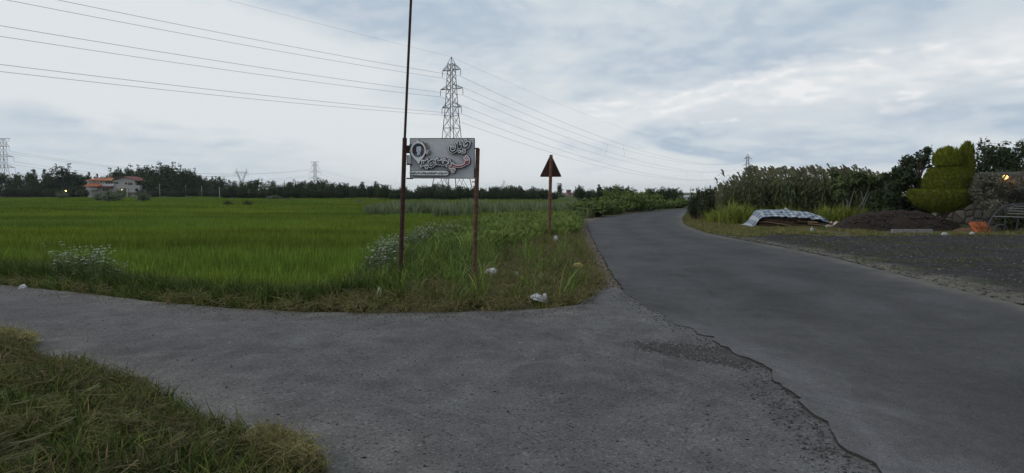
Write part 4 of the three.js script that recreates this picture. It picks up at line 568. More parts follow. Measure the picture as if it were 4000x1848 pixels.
function warningSign(label, px, baseY, topY, plateBottomY, half, lean, depth) {
  const p = onGround(px, baseY), d = depth ?? -p.z, c = atDepth(px, HORIZON, d), s = d / FOCAL, o = thing('warning_sign', label, 'road sign', [c.x, 0, c.z]);
  const yTop = EYE + (HORIZON - topY) * s, yBot = EYE + (HORIZON - plateBottomY) * s, w = half * s, h = yTop - yBot, tilt = lean * s;
  part('post', join([post([0, terrain(c.x, c.z) - 0.3, 0.035], [tilt, yTop + 0.005, 0.035], Math.max(0.028, 0.003 * d * 0.8))]), lightRust, o);
  const sh = new THREE.Shape(), rr = w * 0.16; sh.moveTo(-w + rr, 0); sh.lineTo(w - rr, 0); sh.quadraticCurveTo(w, 0, w - rr * 0.55, rr); sh.lineTo(rr * 0.5, h - rr * 0.4); sh.quadraticCurveTo(0, h, -rr * 0.5, h - rr * 0.4); sh.lineTo(-w + rr * 0.55, rr); sh.quadraticCurveTo(-w, 0, -w + rr, 0);
  const g = new THREE.ExtrudeGeometry(sh, { depth: 0.006, bevelEnabled: true, bevelSize: 0.004, bevelThickness: 0.003, bevelSegments: 2, steps: 1 });
  const pos = g.attributes.position; for (let i = 0; i < pos.count; i++) { const x = pos.getX(i), y = pos.getY(i); pos.setZ(i, pos.getZ(i) - 0.02 * smooth(0.4, 1, Math.abs(x) / w) + 0.01 * Math.sin(y * 9 + x * 7)); } g.computeVertexNormals();
  const m = part('plate', metreUv(g.translate(tilt * 0.9, yBot, -0.02), 0.7), darkRust, o); void m;
  for (const f of [0.28, 0.72]) part('clamp', box(0.10, 0.03, 0.05, tilt * 0.9, yBot + h * f, 0.03), darkRust, o);
  for (const [a, b] of [[-0.62, 0.12], [0.2, 0.6]]) part('bolt', new THREE.SphereGeometry(0.008, 8, 6).translate(tilt + a * w, yBot + b * h, -0.005), mat([0.4, 0.38, 0.36], 0.6), o);
  return o;
}
warningSign('rusty triangular warning sign seen from behind on the grass verge', 2144, 945, 607, 691, 43, 8);
warningSign('small distant triangular warning sign seen from behind above the brambles', 2467, 815, 748, 775, 11, 0, 62);

// ---------------------------------------------------------------- power line: lattice towers, conductors
const steel = mat([0.07, 0.075, 0.08], 0.7), wireMat = mat([0.16, 0.165, 0.17], 0.6), glassMat = mat([0.10, 0.11, 0.11], 0.4);
function towerParts({ levels, arms, apex, legR = 0.1, braceR = 0.05, panel = 1 }) {   // levels: [height, half diagonal]; arms: [height, peak height, reach]
  const R = (y) => { for (let i = 0; i < levels.length - 1; i++) { const [a, ra] = levels[i], [b, rb] = levels[i + 1]; if (y <= b) return mix(ra, rb, (y - a) / (b - a)); } return levels[levels.length - 1][1]; };
  const corner = (y, c) => { const a = Math.PI / 4 + c * Math.PI / 2, r = R(y); return [Math.cos(a) * r, y, Math.sin(a) * r]; };
  const legs = [], brace = [], yTop = levels[levels.length - 1][0];
  for (let c = 0; c < 4; c++) legs.push(join(levels.slice(1).map((l, i) => bar(corner(levels[i][0], c), corner(l[0], c), legR * (1 - 0.4 * i / levels.length))))); 
  let y = levels[0][0]; const rows = [];
  while (y < yTop - 0.3) { const step = Math.max(1.1, R(y) * 1.25 * panel), n = Math.min(yTop, y + step); rows.push([y, n]); y = n; }
  for (const [a, b] of rows) for (let c = 0; c < 4; c++) { brace.push(bar(corner(a, c), corner(b, c + 1), braceR, braceR, 3), bar(corner(a, c + 1), corner(b, c), braceR, braceR, 3)); if (R(a) > 2.4) brace.push(bar(corner(b, c), corner(b, c + 1), braceR, braceR, 3)); }
  const peak = []; for (let c = 0; c < 4; c++) peak.push(bar(corner(yTop, c), [0, apex, 0], braceR * 1.4, braceR));
  const crossArms = arms.map(([h, ph, reach]) => { const g = []; for (const s of [-1, 1]) { const tip = [s * reach, h, 0]; for (const q of [-1, 1]) { const r = R(h) / Math.SQRT2, r2 = R(Math.min(ph, yTop)) / Math.SQRT2; g.push(bar([s * r, h, q * r], tip, braceR * 1.3), bar([s * r2 * 0.8, ph, q * r2 * 0.8], tip, braceR * 1.1)); for (const t of [0.3, 0.6]) g.push(bar([mix(s * r, tip[0], t), h, q * r * (1 - t)], [mix(s * r2 * 0.8, tip[0], t), mix(ph, h, t), q * r2 * 0.8 * (1 - t)], braceR * 0.7, braceR * 0.7, 3)); } g.push(bar([s * R(h) * 0.7, h, -R(h) * 0.5], [s * R(h) * 0.7, h, R(h) * 0.5], braceR)); } return join(g); });
  return { legs, brace: join(brace), peak: join(peak), crossArms };
}
function insulator(len, r = 0.14) { const g = [bar([0, 0, 0], [0, -len, 0], 0.03)]; const n = Math.round(len / 0.17); for (let i = 0; i < n; i++) g.push(new THREE.CylinderGeometry(r, r * 0.7, 0.06, 8).translate(0, -0.2 - i * (len - 0.3) / n, 0)); return join(g); }
const lineDir = new THREE.Vector3(215, 0, -378).normalize(), armDir = new THREE.Vector3(0.869, 0, 0.494), armTurn = -Math.atan2(armDir.z, armDir.x);
function lineTower(label, pos, parts, arms, material, insLen, group) {
  const o = thing('transmission_tower', label, 'power pylon', pos, armTurn, group);
  for (const l of parts.legs) part('leg', l, material, o);
  part('bracing', parts.brace, material, o); part('peak', parts.peak, material, o);
  parts.crossArms.forEach((g) => part('cross_arm', g, material, o));
  const ig = insulator(insLen); for (const [h, , reach] of arms) for (const s of [-1, 1]) part('insulator', ig, glassMat, o).position.set(s * reach, h, 0);
  return o;
}
{
  const armsA = [[36.3, 38.2, 3.1], [31.0, 32.2, 3.85], [25.8, 27.1, 3.35]];
  const A = towerParts({ levels: [[-0.4, 6.6], [6.5, 5.0], [17.1, 2.75], [25.8, 1.85], [31, 1.5], [38.2, 1.05]], arms: armsA, apex: 40, legR: 0.14, braceR: 0.065, panel: 1.15 });
  const pA = atDepth(1766, HORIZON, 196), tA = lineTower('tall dark lattice power pylon standing behind the street name sign', [pA.x, 0, pA.z], A, armsA, steel, 1.9);
  const armsB = armsA.map(([h, p, r]) => [h - 6.4, p - 6.4, r]);
  const B = towerParts({ levels: [[-0.4, 5], [10.7, 2.75], [19.4, 1.85], [24.6, 1.5], [31.8, 1.05]], arms: armsB, apex: 34, legR: 0.16, braceR: 0.08, panel: 1.4 });
  const pB = atDepth(2918, HORIZON, 574); lineTower('distant lattice power pylon above the tall reeds', [pB.x, 0, pB.z], B, armsB, steel, 1.9);
  const pC = new THREE.Vector3(pA.x - lineDir.x * 350, 0, pA.z - lineDir.z * 350);
  const sag = (a, b, s, n = 40) => { const out = []; for (let i = 0; i <= n; i++) { const t = i / n; out.push([mix(a[0], b[0], t), mix(a[1], b[1], t) - 4 * s * t * (1 - t), mix(a[2], b[2], t)]); } return out; };
  const wire = (label, group, a, b, s, r) => solo('power_cable', tube(sag(a, b, s), r, 60, 5), wireMat, label, 'cable', [0, 0, 0], 0, group);
  const tip = (p, h, reach, s, drop) => [p.x + armDir.x * reach * s, h - drop, p.z + armDir.z * reach * s];
  const lvl = ['top', 'middle', 'lowest'];
  armsA.forEach(([h, , reach], i) => { for (const s of [-1, 1]) {
    const a = tip(pA, h, reach, s, 2.0);
    wire(`sagging conductor from the ${lvl[i]} ${s < 0 ? 'left' : 'right'} pylon arm out over the paddy field`, 'conductors over the paddy', a, tip(pC, h, reach, s, 2.0), 5.2, 0.032);
    wire(`sagging conductor from the ${lvl[i]} ${s < 0 ? 'left' : 'right'} pylon arm towards the pylon above the reeds`, 'conductors over the road', a, tip(pB, h - 6.4, reach, s, 2.0), 11.2, 0.034);
  } });
  wire('thin earth wire from the pylon peak out over the paddy field', 'earth wires', [pA.x, 40, pA.z], [pC.x, 40, pC.z], 3, 0.016);
  wire('thin earth wire from the pylon peak towards the pylon above the reeds', 'earth wires', [pA.x, 40, pA.z], [pB.x, 34, pB.z], 8, 0.018);
  // spacer rods hanging between upper and lower conductors
  const at = (lv, s, t) => { const [h, , reach] = armsA[lv], a = tip(pA, h, reach, s, 2), b = tip(pB, h - 6.4, reach, s, 2); return [mix(a[0], b[0], t), mix(a[1], b[1], t) - 44.8 * t * (1 - t), mix(a[2], b[2], t)]; };
  for (const [lv, s, t] of [[0, -1, 0.292], [0, 1, 0.30], [1, -1, 0.60], [1, 1, 0.62]]) solo('line_spacer', bar(at(lv, s, t), at(lv + 1, s, t), 0.05), wireMat, lv ? 'thin upright spacer rod between the two lower conductor pairs' : 'thin upright spacer rod between the two upper conductor pairs', 'spacer', [0, 0, 0], 0, lv ? 'spacers between lower conductors' : 'spacers between upper conductors');

  // a second, heavier line far beyond the field
  const armsD = [[38.5, 44.8, 5.2], [30.2, 32.4, 8.6], [21.5, 23.8, 9.6]];
  const Dp = towerParts({ levels: [[-0.4, 7.5], [14, 3.6], [22, 2.5], [44.8, 1.9]], arms: armsD.slice(1), apex: 44.9, legR: 0.18, braceR: 0.09, panel: 1.7 });
  const hat = join([bar([-6.2, 44.8, 0], [6.2, 44.8, 0], 0.16), bar([-6.2, 44.8, 0], [-1.4, 38.4, 0], 0.14), bar([6.2, 44.8, 0], [1.4, 38.4, 0], 0.14), bar([-5.2, 38.5, 0], [5.2, 38.5, 0], 0.16), bar([-5.2, 38.5, 0], [-1.4, 42, 0], 0.14), bar([5.2, 38.5, 0], [1.4, 42, 0], 0.14)]);
  const heavy = [];
  for (const [px, d, label] of [[21, 550, 'pale lattice pylon with wide hat above the trees beside the house'], [1232, 962, 'pale lattice pylon with wide hat above the middle of the tree line'], [1968, 2500, 'tiny far lattice pylon above the trees between the two sign posts'], [2178, 3000, 'faint tiny lattice pylon behind the slender tree near the pink building'], [1745, 1900, 'faint far pylon seen under the street name board']]) {
    const p = atDepth(px, HORIZON, d), o = thing('heavy_pylon', label, 'power pylon', [p.x, 0, p.z], -0.12, 'pylons of the far heavy line'); heavy.push(p);
    for (const l of Dp.legs) part('leg', l, steel, o); part('bracing', Dp.brace, steel, o); part('peak', hat, steel, o); Dp.crossArms.forEach((g) => part('cross_arm', g, steel, o));
    const ig = bar([0, 0, 0], [0, -4, 0], 0.12); for (const [h, , reach] of armsD) for (const s of [-1, 1]) part('insulator', ig, glassMat, o).position.set(s * reach, h, 0);
  }
  for (const [u, v, sg, where] of [[0, 1, 12, 'between the pale pylons left of the sign'], [1, 2, 34, 'running from the middle pale pylon towards the far trees']]) armsD.forEach(([h, , reach], i) => { for (const s of [-1, 1]) wire(`faint far ${lvl[i]} conductor ${where}`, 'conductors of the far heavy line', [heavy[u].x + reach * s, h - 4, heavy[u].z], [heavy[v].x + reach * s, h - 4, heavy[v].z], sg, 0.07); });
  // delta pylons: two splayed masts carrying one beam
  const dl = [], seg = (a, b, r = 0.13) => dl.push(bar(a, b, r));
  for (const s of [-1, 1]) { seg([s * 2.6, -0.3, -2], [s * 1.2, 14, -0.6]); seg([s * 2.6, -0.3, 2], [s * 1.2, 14, 0.6]); for (const q of [-0.55, 0.55]) { seg([s * 1.2, 14, q], [s * 6.1 , 26, q]); seg([s * 0.3, 15, q], [s * 4.4, 25.6, q]); } for (let i = 0; i < 6; i++) { const t = i / 6, t2 = (i + 1) / 6; seg([s * mix(1.2, 6.1, t), mix(14, 26, t), 0.5], [s * mix(0.3, 4.4, t2), mix(15, 25.6, t2), 0.5], 0.08); } seg([s * 5, 26, 0], [s * 5.8, 30, 0]); seg([s * 6, 26, 0], [s * 5.8, 30, 0]); }
  const deltaMast = join(dl.splice(0)); for (const q of [-0.5, 0.5]) { seg([-8, 26, q], [8, 26, q]); seg([-7, 24.9, q], [7, 24.9, q], 0.1); } for (let i = -7; i < 7; i++) seg([i, i % 2 ? 26 : 24.9, 0.5], [i + 1, i % 2 ? 24.9 : 26, 0.5], 0.07); const beam = join(dl.splice(0));
  const dp = []; for (const [px, d, label] of [[945, 812, 'pale delta pylon with two splayed masts above the trees'], [1658, 2150, 'faint far delta pylon beside the tall dark pole']]) { const p = atDepth(px, HORIZON, d), o = thing('delta_pylon', label, 'power pylon', [p.x, 0, p.z], 0.1, 'far delta pylons'); part('mast', deltaMast, steel, o); const b = part('beam', beam, steel, o); for (const x of [-7.6, 0, 7.6]) part('insulator', bar([x, 25, 0], [x, 21.4, 0], 0.14), glassMat, b); dp.push(p); }
  for (const x of [-7.6, 0, 7.6]) wire('faint far conductor hanging along the delta pylon line', 'conductors of the delta pylon line', [dp[0].x + x - 330, 21, dp[0].z + 120], [dp[0].x + x, 21.4, dp[0].z], 3, 0.06);
  { const p = atDepth(2306, HORIZON, 2400), o = thing('far_pylon', 'faint far pylon with raised spread arms right of the pink building', 'power pylon', [p.x, 0, p.z]); part('mast', join([bar([-2.5, 0, 0], [-0.6, 9, 0], 0.3), bar([2.5, 0, 0], [0.6, 9, 0], 0.3), bar([-0.6, 9, 0], [-0.5, 13, 0], 0.3), bar([0.6, 9, 0], [0.5, 13, 0], 0.3)]), steel, o); for (const s of [-1, 1]) part('arm', join([bar([s * 0.5, 11, 0], [s * 9, 16.5, 0], 0.25), bar([s * 0.5, 13, 0], [s * 9, 16.5, 0], 0.25), bar([s * 0.5, 8, 0], [s * 8, 7, 0], 0.25)]), steel, o); }
  // concrete poles along the far lane
  const concrete = mat([0.26, 0.26, 0.25], 0.9); let pole;
  for (const [px, d, top, lamp] of [[624, 246, 718, 1], [726, 244, 722, 0], [788, 243, 727, 0], [857, 240, 731, 0], [858, 235, 730, 0], [1112, 226, 704, 0], [1213, 205, 740, 2], [1344, 205, 748, 0]]) {
    const p = atDepth(px, HORIZON, d), h = EYE + (HORIZON - top) * d / FOCAL;
    const o = thing('utility_pole', lamp === 1 ? 'pale concrete pole with a lamp arm right of the house' : lamp === 2 ? 'pale concrete pole with crossbar before the dark middle trees' : top === 704 ? 'tall pale concrete pole rising above the tree tops' : 'plain pale concrete pole in front of the far trees', 'pole', [p.x, -0.2, p.z], 0, 'concrete poles along the far lane');
    part('shaft', bar([0, -0.2, 0], [0, h + 0.2, 0], 0.15, 0.1, 8), concrete, o);
    if (lamp === 1) part('lamp_arm', bar([0, h - 1.5, 0], [-1.6, h - 1.1, 0], 0.06), concrete, o); if (lamp === 2) part('crossbar', bar([-1.1, h - 1.6, 0], [1.1, h - 1.2, 0], 0.08), concrete, o);
  }
}

// ---------------------------------------------------------------- things right of the road
const woodMap = pixels(256, (u, v) => { const a = tiling(u * 0.25, v, 40, 4, 3), b = tiling(u, v, 12, 3, 5), k = 1 + 0.5 * a + 0.25 * b; return [0.30 * k, 0.215 * k, 0.14 * k]; });
const woods = [[1, 1, 1], [0.7, 0.66, 0.64], [1.25, 1.2, 1.15], [0.5, 0.42, 0.38]].map((c) => mat(c, 0.9, { map: woodMap }));
{ // timber under a plaid tarpaulin: pile runs along the picture, 3.9 m long
  const base = atDepth(3080, HORIZON, 32.6), s = 32.6 / FOCAL, X = (px) => (px - 3080) * s, Y = (py) => (883 - py) * s;
  const r = random(401);
  for (const [x0, y0, x1, y1, z, w, t, m, lab] of [[2965, 862, 3070, 878, 0.62, 0.11, 0.03, 0, 'plain'], [2950, 866, 3090, 874, 0.55, 0.10, 0.03, 3, ''], [2980, 857, 3085, 868, 0.5, 0.12, 0.03, 1, ''], [3135, 871, 3218, 887, 0.7, 0.09, 0.025, 2, ''], [3100, 863, 3215, 873, 0.45, 0.14, 0.05, 1, ''], [2955, 876, 3200, 879, 0.4, 0.12, 0.06, 3, ''], [2960, 866, 3210, 869, 0.2, 0.14, 0.06, 3, ''], [2960, 856, 3200, 862, 0.0, 0.14, 0.05, 1, ''], [3000, 850, 3190, 856, -0.2, 0.14, 0.05, 0, ''], [2960, 872, 3205, 875, -0.1, 0.2, 0.08, 3, ''], [3135, 864, 3172, 867, 0.66, 0.08, 0.05, 2, '']]) {
    const a = [X(x0), Math.max(0.03, Y(y0)), z], b = [X(x1), Math.max(0.03, Y(y1)), z - 0.05], l = Math.hypot(b[0] - a[0], b[1] - a[1]), g = box(l, t, w); const o = solo('timber_plank', g, woods[m], ['long brown plank under the tarpaulin pile', 'pale weathered plank under the tarpaulin pile', 'light plank jutting from the tarpaulin pile towards the soil', 'dark old plank at the bottom of the tarpaulin pile'][m], 'plank', [base.x + (a[0] + b[0]) / 2, (a[1] + b[1]) / 2, base.z + z], 0, 'planks under the tarpaulin'); o.rotation.z = Math.atan2(b[1] - a[1], b[0] - a[0]); void lab;
  }
  // tarpaulin: grid draped along the ridge outline taken from the photograph
  const ridge = [[2916, 880], [2935, 862], [2950, 838], [2958, 826], [2980, 820], [3040, 821], [3070, 819], [3090, 822], [3120, 826], [3165, 830], [3200, 842], [3225, 860], [3240, 880]], hem = [[2916, 884], [2930, 878], [2945, 856], [2960, 846], [2990, 843], [3030, 846], [3080, 847], [3130, 851], [3165, 854], [3200, 862], [3225, 872], [3240, 884]];
  const curve = (pts, px) => { for (let i = 0; i < pts.length - 1; i++) if (px <= pts[i + 1][0]) return mix(pts[i][1], pts[i + 1][1], smooth(0, 1, (px - pts[i][0]) / (pts[i + 1][0] - pts[i][0])) * 0.4 + 0.6 * (px - pts[i][0]) / (pts[i + 1][0] - pts[i][0])); return pts[pts.length - 1][1]; };
  const nu = 150, nv = 44, P = [], UV = [], I = [];
  for (let j = 0; j <= nv; j++) for (let i = 0; i <= nu; i++) {
    const px = mix(2916, 3240, i / nu), v = j / nv, top = Y(curve(ridge, px)), low = Math.max(0.01, Y(curve(hem, px)));
    const z = mix(-0.85, 0.78, v), q = v < 0.35 ? mix(0.03, top, smooth(0, 0.35, v)) : v < 0.6 ? top - 0.06 * (v - 0.35) : mix(top - 0.015, low, Math.pow((v - 0.6) / 0.4, 1.15));
    const fold = 0.055 * fbm2(px * 0.02, v * 3, 4) + 0.022 * Math.sin(px * 0.11 + 5 * fbm2(px * 0.01, v * 2, 2) + v * 9) * smooth(0.3, 0.9, v), sagLine = 0.03 * fbm2(px * 0.045, v * 7 + 9, 3);
    P.push(X(px) + 0.02 * fbm2(px * 0.05, v * 5 + 3, 2), Math.max(0.005, q + fold * 0.8 + sagLine * 0.7), z + fold * 2.2 * smooth(0.3, 1, v)); UV.push(i / nu * 4.1, v * 2.2);
  }
  for (let j = 0; j < nv; j++) for (let i = 0; i < nu; i++) { const a = j * (nu + 1) + i, b = a + nu + 1; I.push(a, b, a + 1, a + 1, b, b + 1); }
  const g = new THREE.BufferGeometry(); g.setAttribute('position', new THREE.Float32BufferAttribute(P, 3)); g.setAttribute('uv', new THREE.Float32BufferAttribute(UV, 2)); g.setIndex(I); g.computeVertexNormals();
  const plaid = pixels(256, (u, v) => { const a = (u * 2) % 1, b = (v * 2) % 1, wa = a < 0.36, wb = b < 0.4, n = 1 + 0.12 * tiling(u, v, 30, 3, 3); const c = wa && wb ? [0.46, 0.48, 0.50] : wa || wb ? [0.25, 0.285, 0.33] : [0.085, 0.12, 0.17]; return c.map((q) => q * n); });
  plaid.repeat.set(1.75, 1.75);
  solo('tarpaulin', g, mat([1, 1, 1], 0.45, { map: plaid }), 'blue and white plaid tarpaulin draped over a pile of planks', 'tarpaulin', [base.x, 0, base.z]);
  // bricks and rubble beside the pile
  const brick = mat([0.40, 0.29, 0.22], 0.9); let n = 0;
  for (const [px, py, tilt] of [[3248, 874, 0.2], [3256, 868, -0.3], [3266, 872, 0.5], [3272, 866, 0.1], [3262, 878, 0], [3246, 880, -0.2]]) { const p = atDepth(px, HORIZON, 32 - 0.2 * (n % 3)); const o = solo('brick', box(0.22, 0.07, 0.11), n % 2 ? brick : mat([0.5, 0.42, 0.34], 0.9), n % 2 ? 'reddish loose brick beside the tarpaulin end' : 'pale loose brick beside the tarpaulin end', 'brick', [p.x, Math.max(0.03, (883 - py) * s), p.z], 0.4 * n, 'loose bricks by the tarpaulin'); o.rotation.z = tilt; n++; }
}
{ // dark soil heap with a low shoulder
  const c = onGround(3500, 893), w = 5.7, d = 2.6, nu = 130, nv = 70, P = [], UV = [], I = [];
  for (let j = 0; j <= nv; j++) for (let i = 0; i <= nu; i++) { const u = i / nu * 2 - 1, v = j / nv * 2 - 1, x = u * w / 2, z = v * d / 2; const q = Math.max(0, 1 - Math.pow(Math.abs(u), 2.3) - Math.pow(Math.abs(v), 2)); let h = 0.82 * Math.pow(q, 0.72) * (1 + 0.22 * fbm2(x * 0.6 + 3, z * 0.8, 2)) * (u < 0 ? 1 : 1 - 0.08 * u); h += q > 0.02 ? (0.05 * fbm2(x * 2.2, z * 2.2, 4) + 0.05 * fbm2(x * 8, z * 8, 4)) * smooth(0, 0.2, q) : 0; P.push(x, h - 0.03, z); UV.push(x, z); }
  for (let j = 0; j < nv; j++) for (let i = 0; i < nu; i++) { const a = j * (nu + 1) + i, b = a + nu + 1; I.push(a, b, a + 1, a + 1, b, b + 1); }
  const g = new THREE.BufferGeometry(); g.setAttribute('position', new THREE.Float32BufferAttribute(P, 3)); g.setAttribute('uv', new THREE.Float32BufferAttribute(UV, 2)); g.setIndex(I); g.computeVertexNormals();
  solo('soil_heap', g, mat([0.042, 0.029, 0.023], 1, { map: soilMap, bumpMap: grainBump, bumpScale: 0.03 }), 'heap of dark brown soil at the back of the gravel yard', 'soil heap', [c.x, -0.02, c.z]);
  const r = random(411), clod = new THREE.IcosahedronGeometry(0.05, 1), cp = clod.attributes.position; for (let i = 0; i < cp.count; i++) { const k = 1 + 0.4 * noise3(cp.getX(i) * 30, cp.getY(i) * 30, cp.getZ(i) * 30); cp.setXYZ(i, cp.getX(i) * k, cp.getY(i) * k * 0.8, cp.getZ(i) * k); } clod.computeVertexNormals();
  const sp = []; for (let i = 0; i < 420; i++) { const u = r() * 2 - 1, v = 0.3 + 0.8 * r(), x = u * w / 2 * 1.05, z = v * d / 2, q = Math.max(0, 1 - Math.pow(Math.abs(u), 2.3) - v * v); sp.push([c.x + x, 0.8 * Math.pow(q, 0.72) - 0.01, c.z + z, r() * 6, 0.4 + 1.1 * r() * r(), 1, rgb(0.7 + 0.6 * r(), 0.7 + 0.6 * r(), 0.7 + 0.6 * r())]); }
  scatter('soil_clods', 'dark clods scattered over the soil heap', 'soil', [clod], mat([0.03, 0.021, 0.017], 1), sp);
  const conc = mat([0.235, 0.235, 0.23], 0.95, { map: soilMap }); conc.color = rgb(0.34, 0.35, 0.37);
  for (const [px, wd, label] of [[3530, 0.92, 'long concrete kerb block in front of the soil heap'], [3610, 0.62, 'shorter concrete kerb block beside the long one']]) { const p = onGround(px, 911); const g2 = box(wd, 0.17, 0.16); solo('kerb_block', metreUv(g2, 0.8), conc, label, 'kerb block', [p.x, 0.07, p.z], px > 3600 ? 0.06 : -0.02); }
}
// stone wall with a dark coping, turned so that it comes forward to the right
{
  const a = atDepth(3660, HORIZON, 36), b = atDepth(4230, HORIZON, 30), len = Math.hypot(b.x - a.x, b.z - a.z), H = 2.42;
  const o = thing('stone_wall', 'grey irregular stone wall with dark coping behind the soil heap', 'wall', [a.x, -0.05, a.z], -Math.atan2(b.z - a.z, b.x - a.x));
  part('mortar', box(len, H, 0.3, len / 2, H / 2, -0.17), mat([0.045, 0.045, 0.045], 1), o);
  part('coping', new THREE.CylinderGeometry(0.16, 0.16, len, 10).rotateZ(Math.PI / 2).translate(len / 2, H + 0.06, -0.15), mat([0.06, 0.062, 0.065], 0.9), o);
  const r = random(421), seeds = [], nx = Math.round(len / 0.5), ny = 6; for (let j = -1; j <= ny; j++) for (let i = -1; i <= nx; i++) seeds.push([(i + 0.5 + (r() - 0.5) * 0.8) * len / nx, (j + 0.5 + (r() - 0.5) * 0.75) * H / ny]);
  const tones = [0.17, 0.2, 0.235, 0.15].map((k) => mat([k, k * 0.99, k * 0.96], 0.95, { map: soilMap, bumpMap: grainBump, bumpScale: 0.02 })); tones.forEach((m) => m.color.multiplyScalar(0.95));
  for (const [sx, sy] of seeds) {
    if (sx < 0 || sx > len || sy < 0 || sy > H) continue;
    let poly = [[sx - 1, sy - 1], [sx + 1, sy - 1], [sx + 1, sy + 1], [sx - 1, sy + 1]];
    const cut = (mx, my, nx2, ny2) => { const out = []; for (let i = 0; i < poly.length; i++) { const p = poly[i], q = poly[(i + 1) % poly.length], dp = (p[0] - mx) * nx2 + (p[1] - my) * ny2, dq = (q[0] - mx) * nx2 + (q[1] - my) * ny2; if (dp <= 0) out.push(p); if (dp * dq < 0) { const t = dp / (dp - dq); out.push([mix(p[0], q[0], t), mix(p[1], q[1], t)]); } } poly = out; };
    for (const [tx, ty] of seeds) { const dx = tx - sx, dy = ty - sy, l = Math.hypot(dx, dy); if (l < 0.01 || l > 1.8) continue; cut(sx + dx / 2 - dx / l * 0.018, sy + dy / 2 - dy / l * 0.018, dx / l, dy / l); }
    cut(0, 0, -1, 0); cut(len, 0, 1, 0); cut(0, 0.0, 0, -1); cut(0, H - 0.1, 0, 1); if (poly.length < 3) continue;
    const z = 0.02 + 0.05 * r(), P = [], n = poly.length, ins = poly.map(([x, y]) => [sx + (x - sx) * 0.86, sy + (y - sy) * 0.86]);
    for (let i = 0; i < n; i++) { const p = poly[i], q = poly[(i + 1) % n], u = ins[i], v = ins[(i + 1) % n]; P.push(p[0], p[1], -0.04, q[0], q[1], -0.04, v[0], v[1], z, p[0], p[1], -0.04, v[0], v[1], z, u[0], u[1], z, sx, sy, z + 0.015, u[0], u[1], z, v[0], v[1], z); }
    const g = new THREE.BufferGeometry(); g.setAttribute('position', new THREE.Float32BufferAttribute(P, 3)); g.setAttribute('uv', new THREE.Float32BufferAttribute(P.filter((_, i) => i % 3 < 2), 2)); g.computeVertexNormals(); part('stone', g, tones[Math.floor(r() * 4)], o);
  }
  // warm wall lamp behind the grey bush
  const lp = atDepth(3928, 692, 28.8), lamp = thing('wall_lamp', 'lit warm wall lamp glowing through the grey-leaved bush', 'lamp', [lp.x, lp.y, lp.z]);
  part('bulb', new THREE.SphereGeometry(0.10, 16, 12), new THREE.MeshStandardMaterial({ color: 0xffe2b0, emissive: rgb(1, 0.62, 0.22), emissiveIntensity: 3.0 }), lamp);
  part('bracket', join([bar([0, 0.09, 0], [0.05, 0.25, -2.6], 0.015), new THREE.CylinderGeometry(0.03, 0.06, 0.05, 10).translate(0, 0.1, 0)]), mat([0.03, 0.03, 0.03], 0.6), lamp);
  const pl = new THREE.PointLight(0xffb060, 0.45, 0, 2); pl.position.set(0, 0, 0.12); pl.castShadow = true; pl.shadow.radius = 3; lamp.add(pl);
}
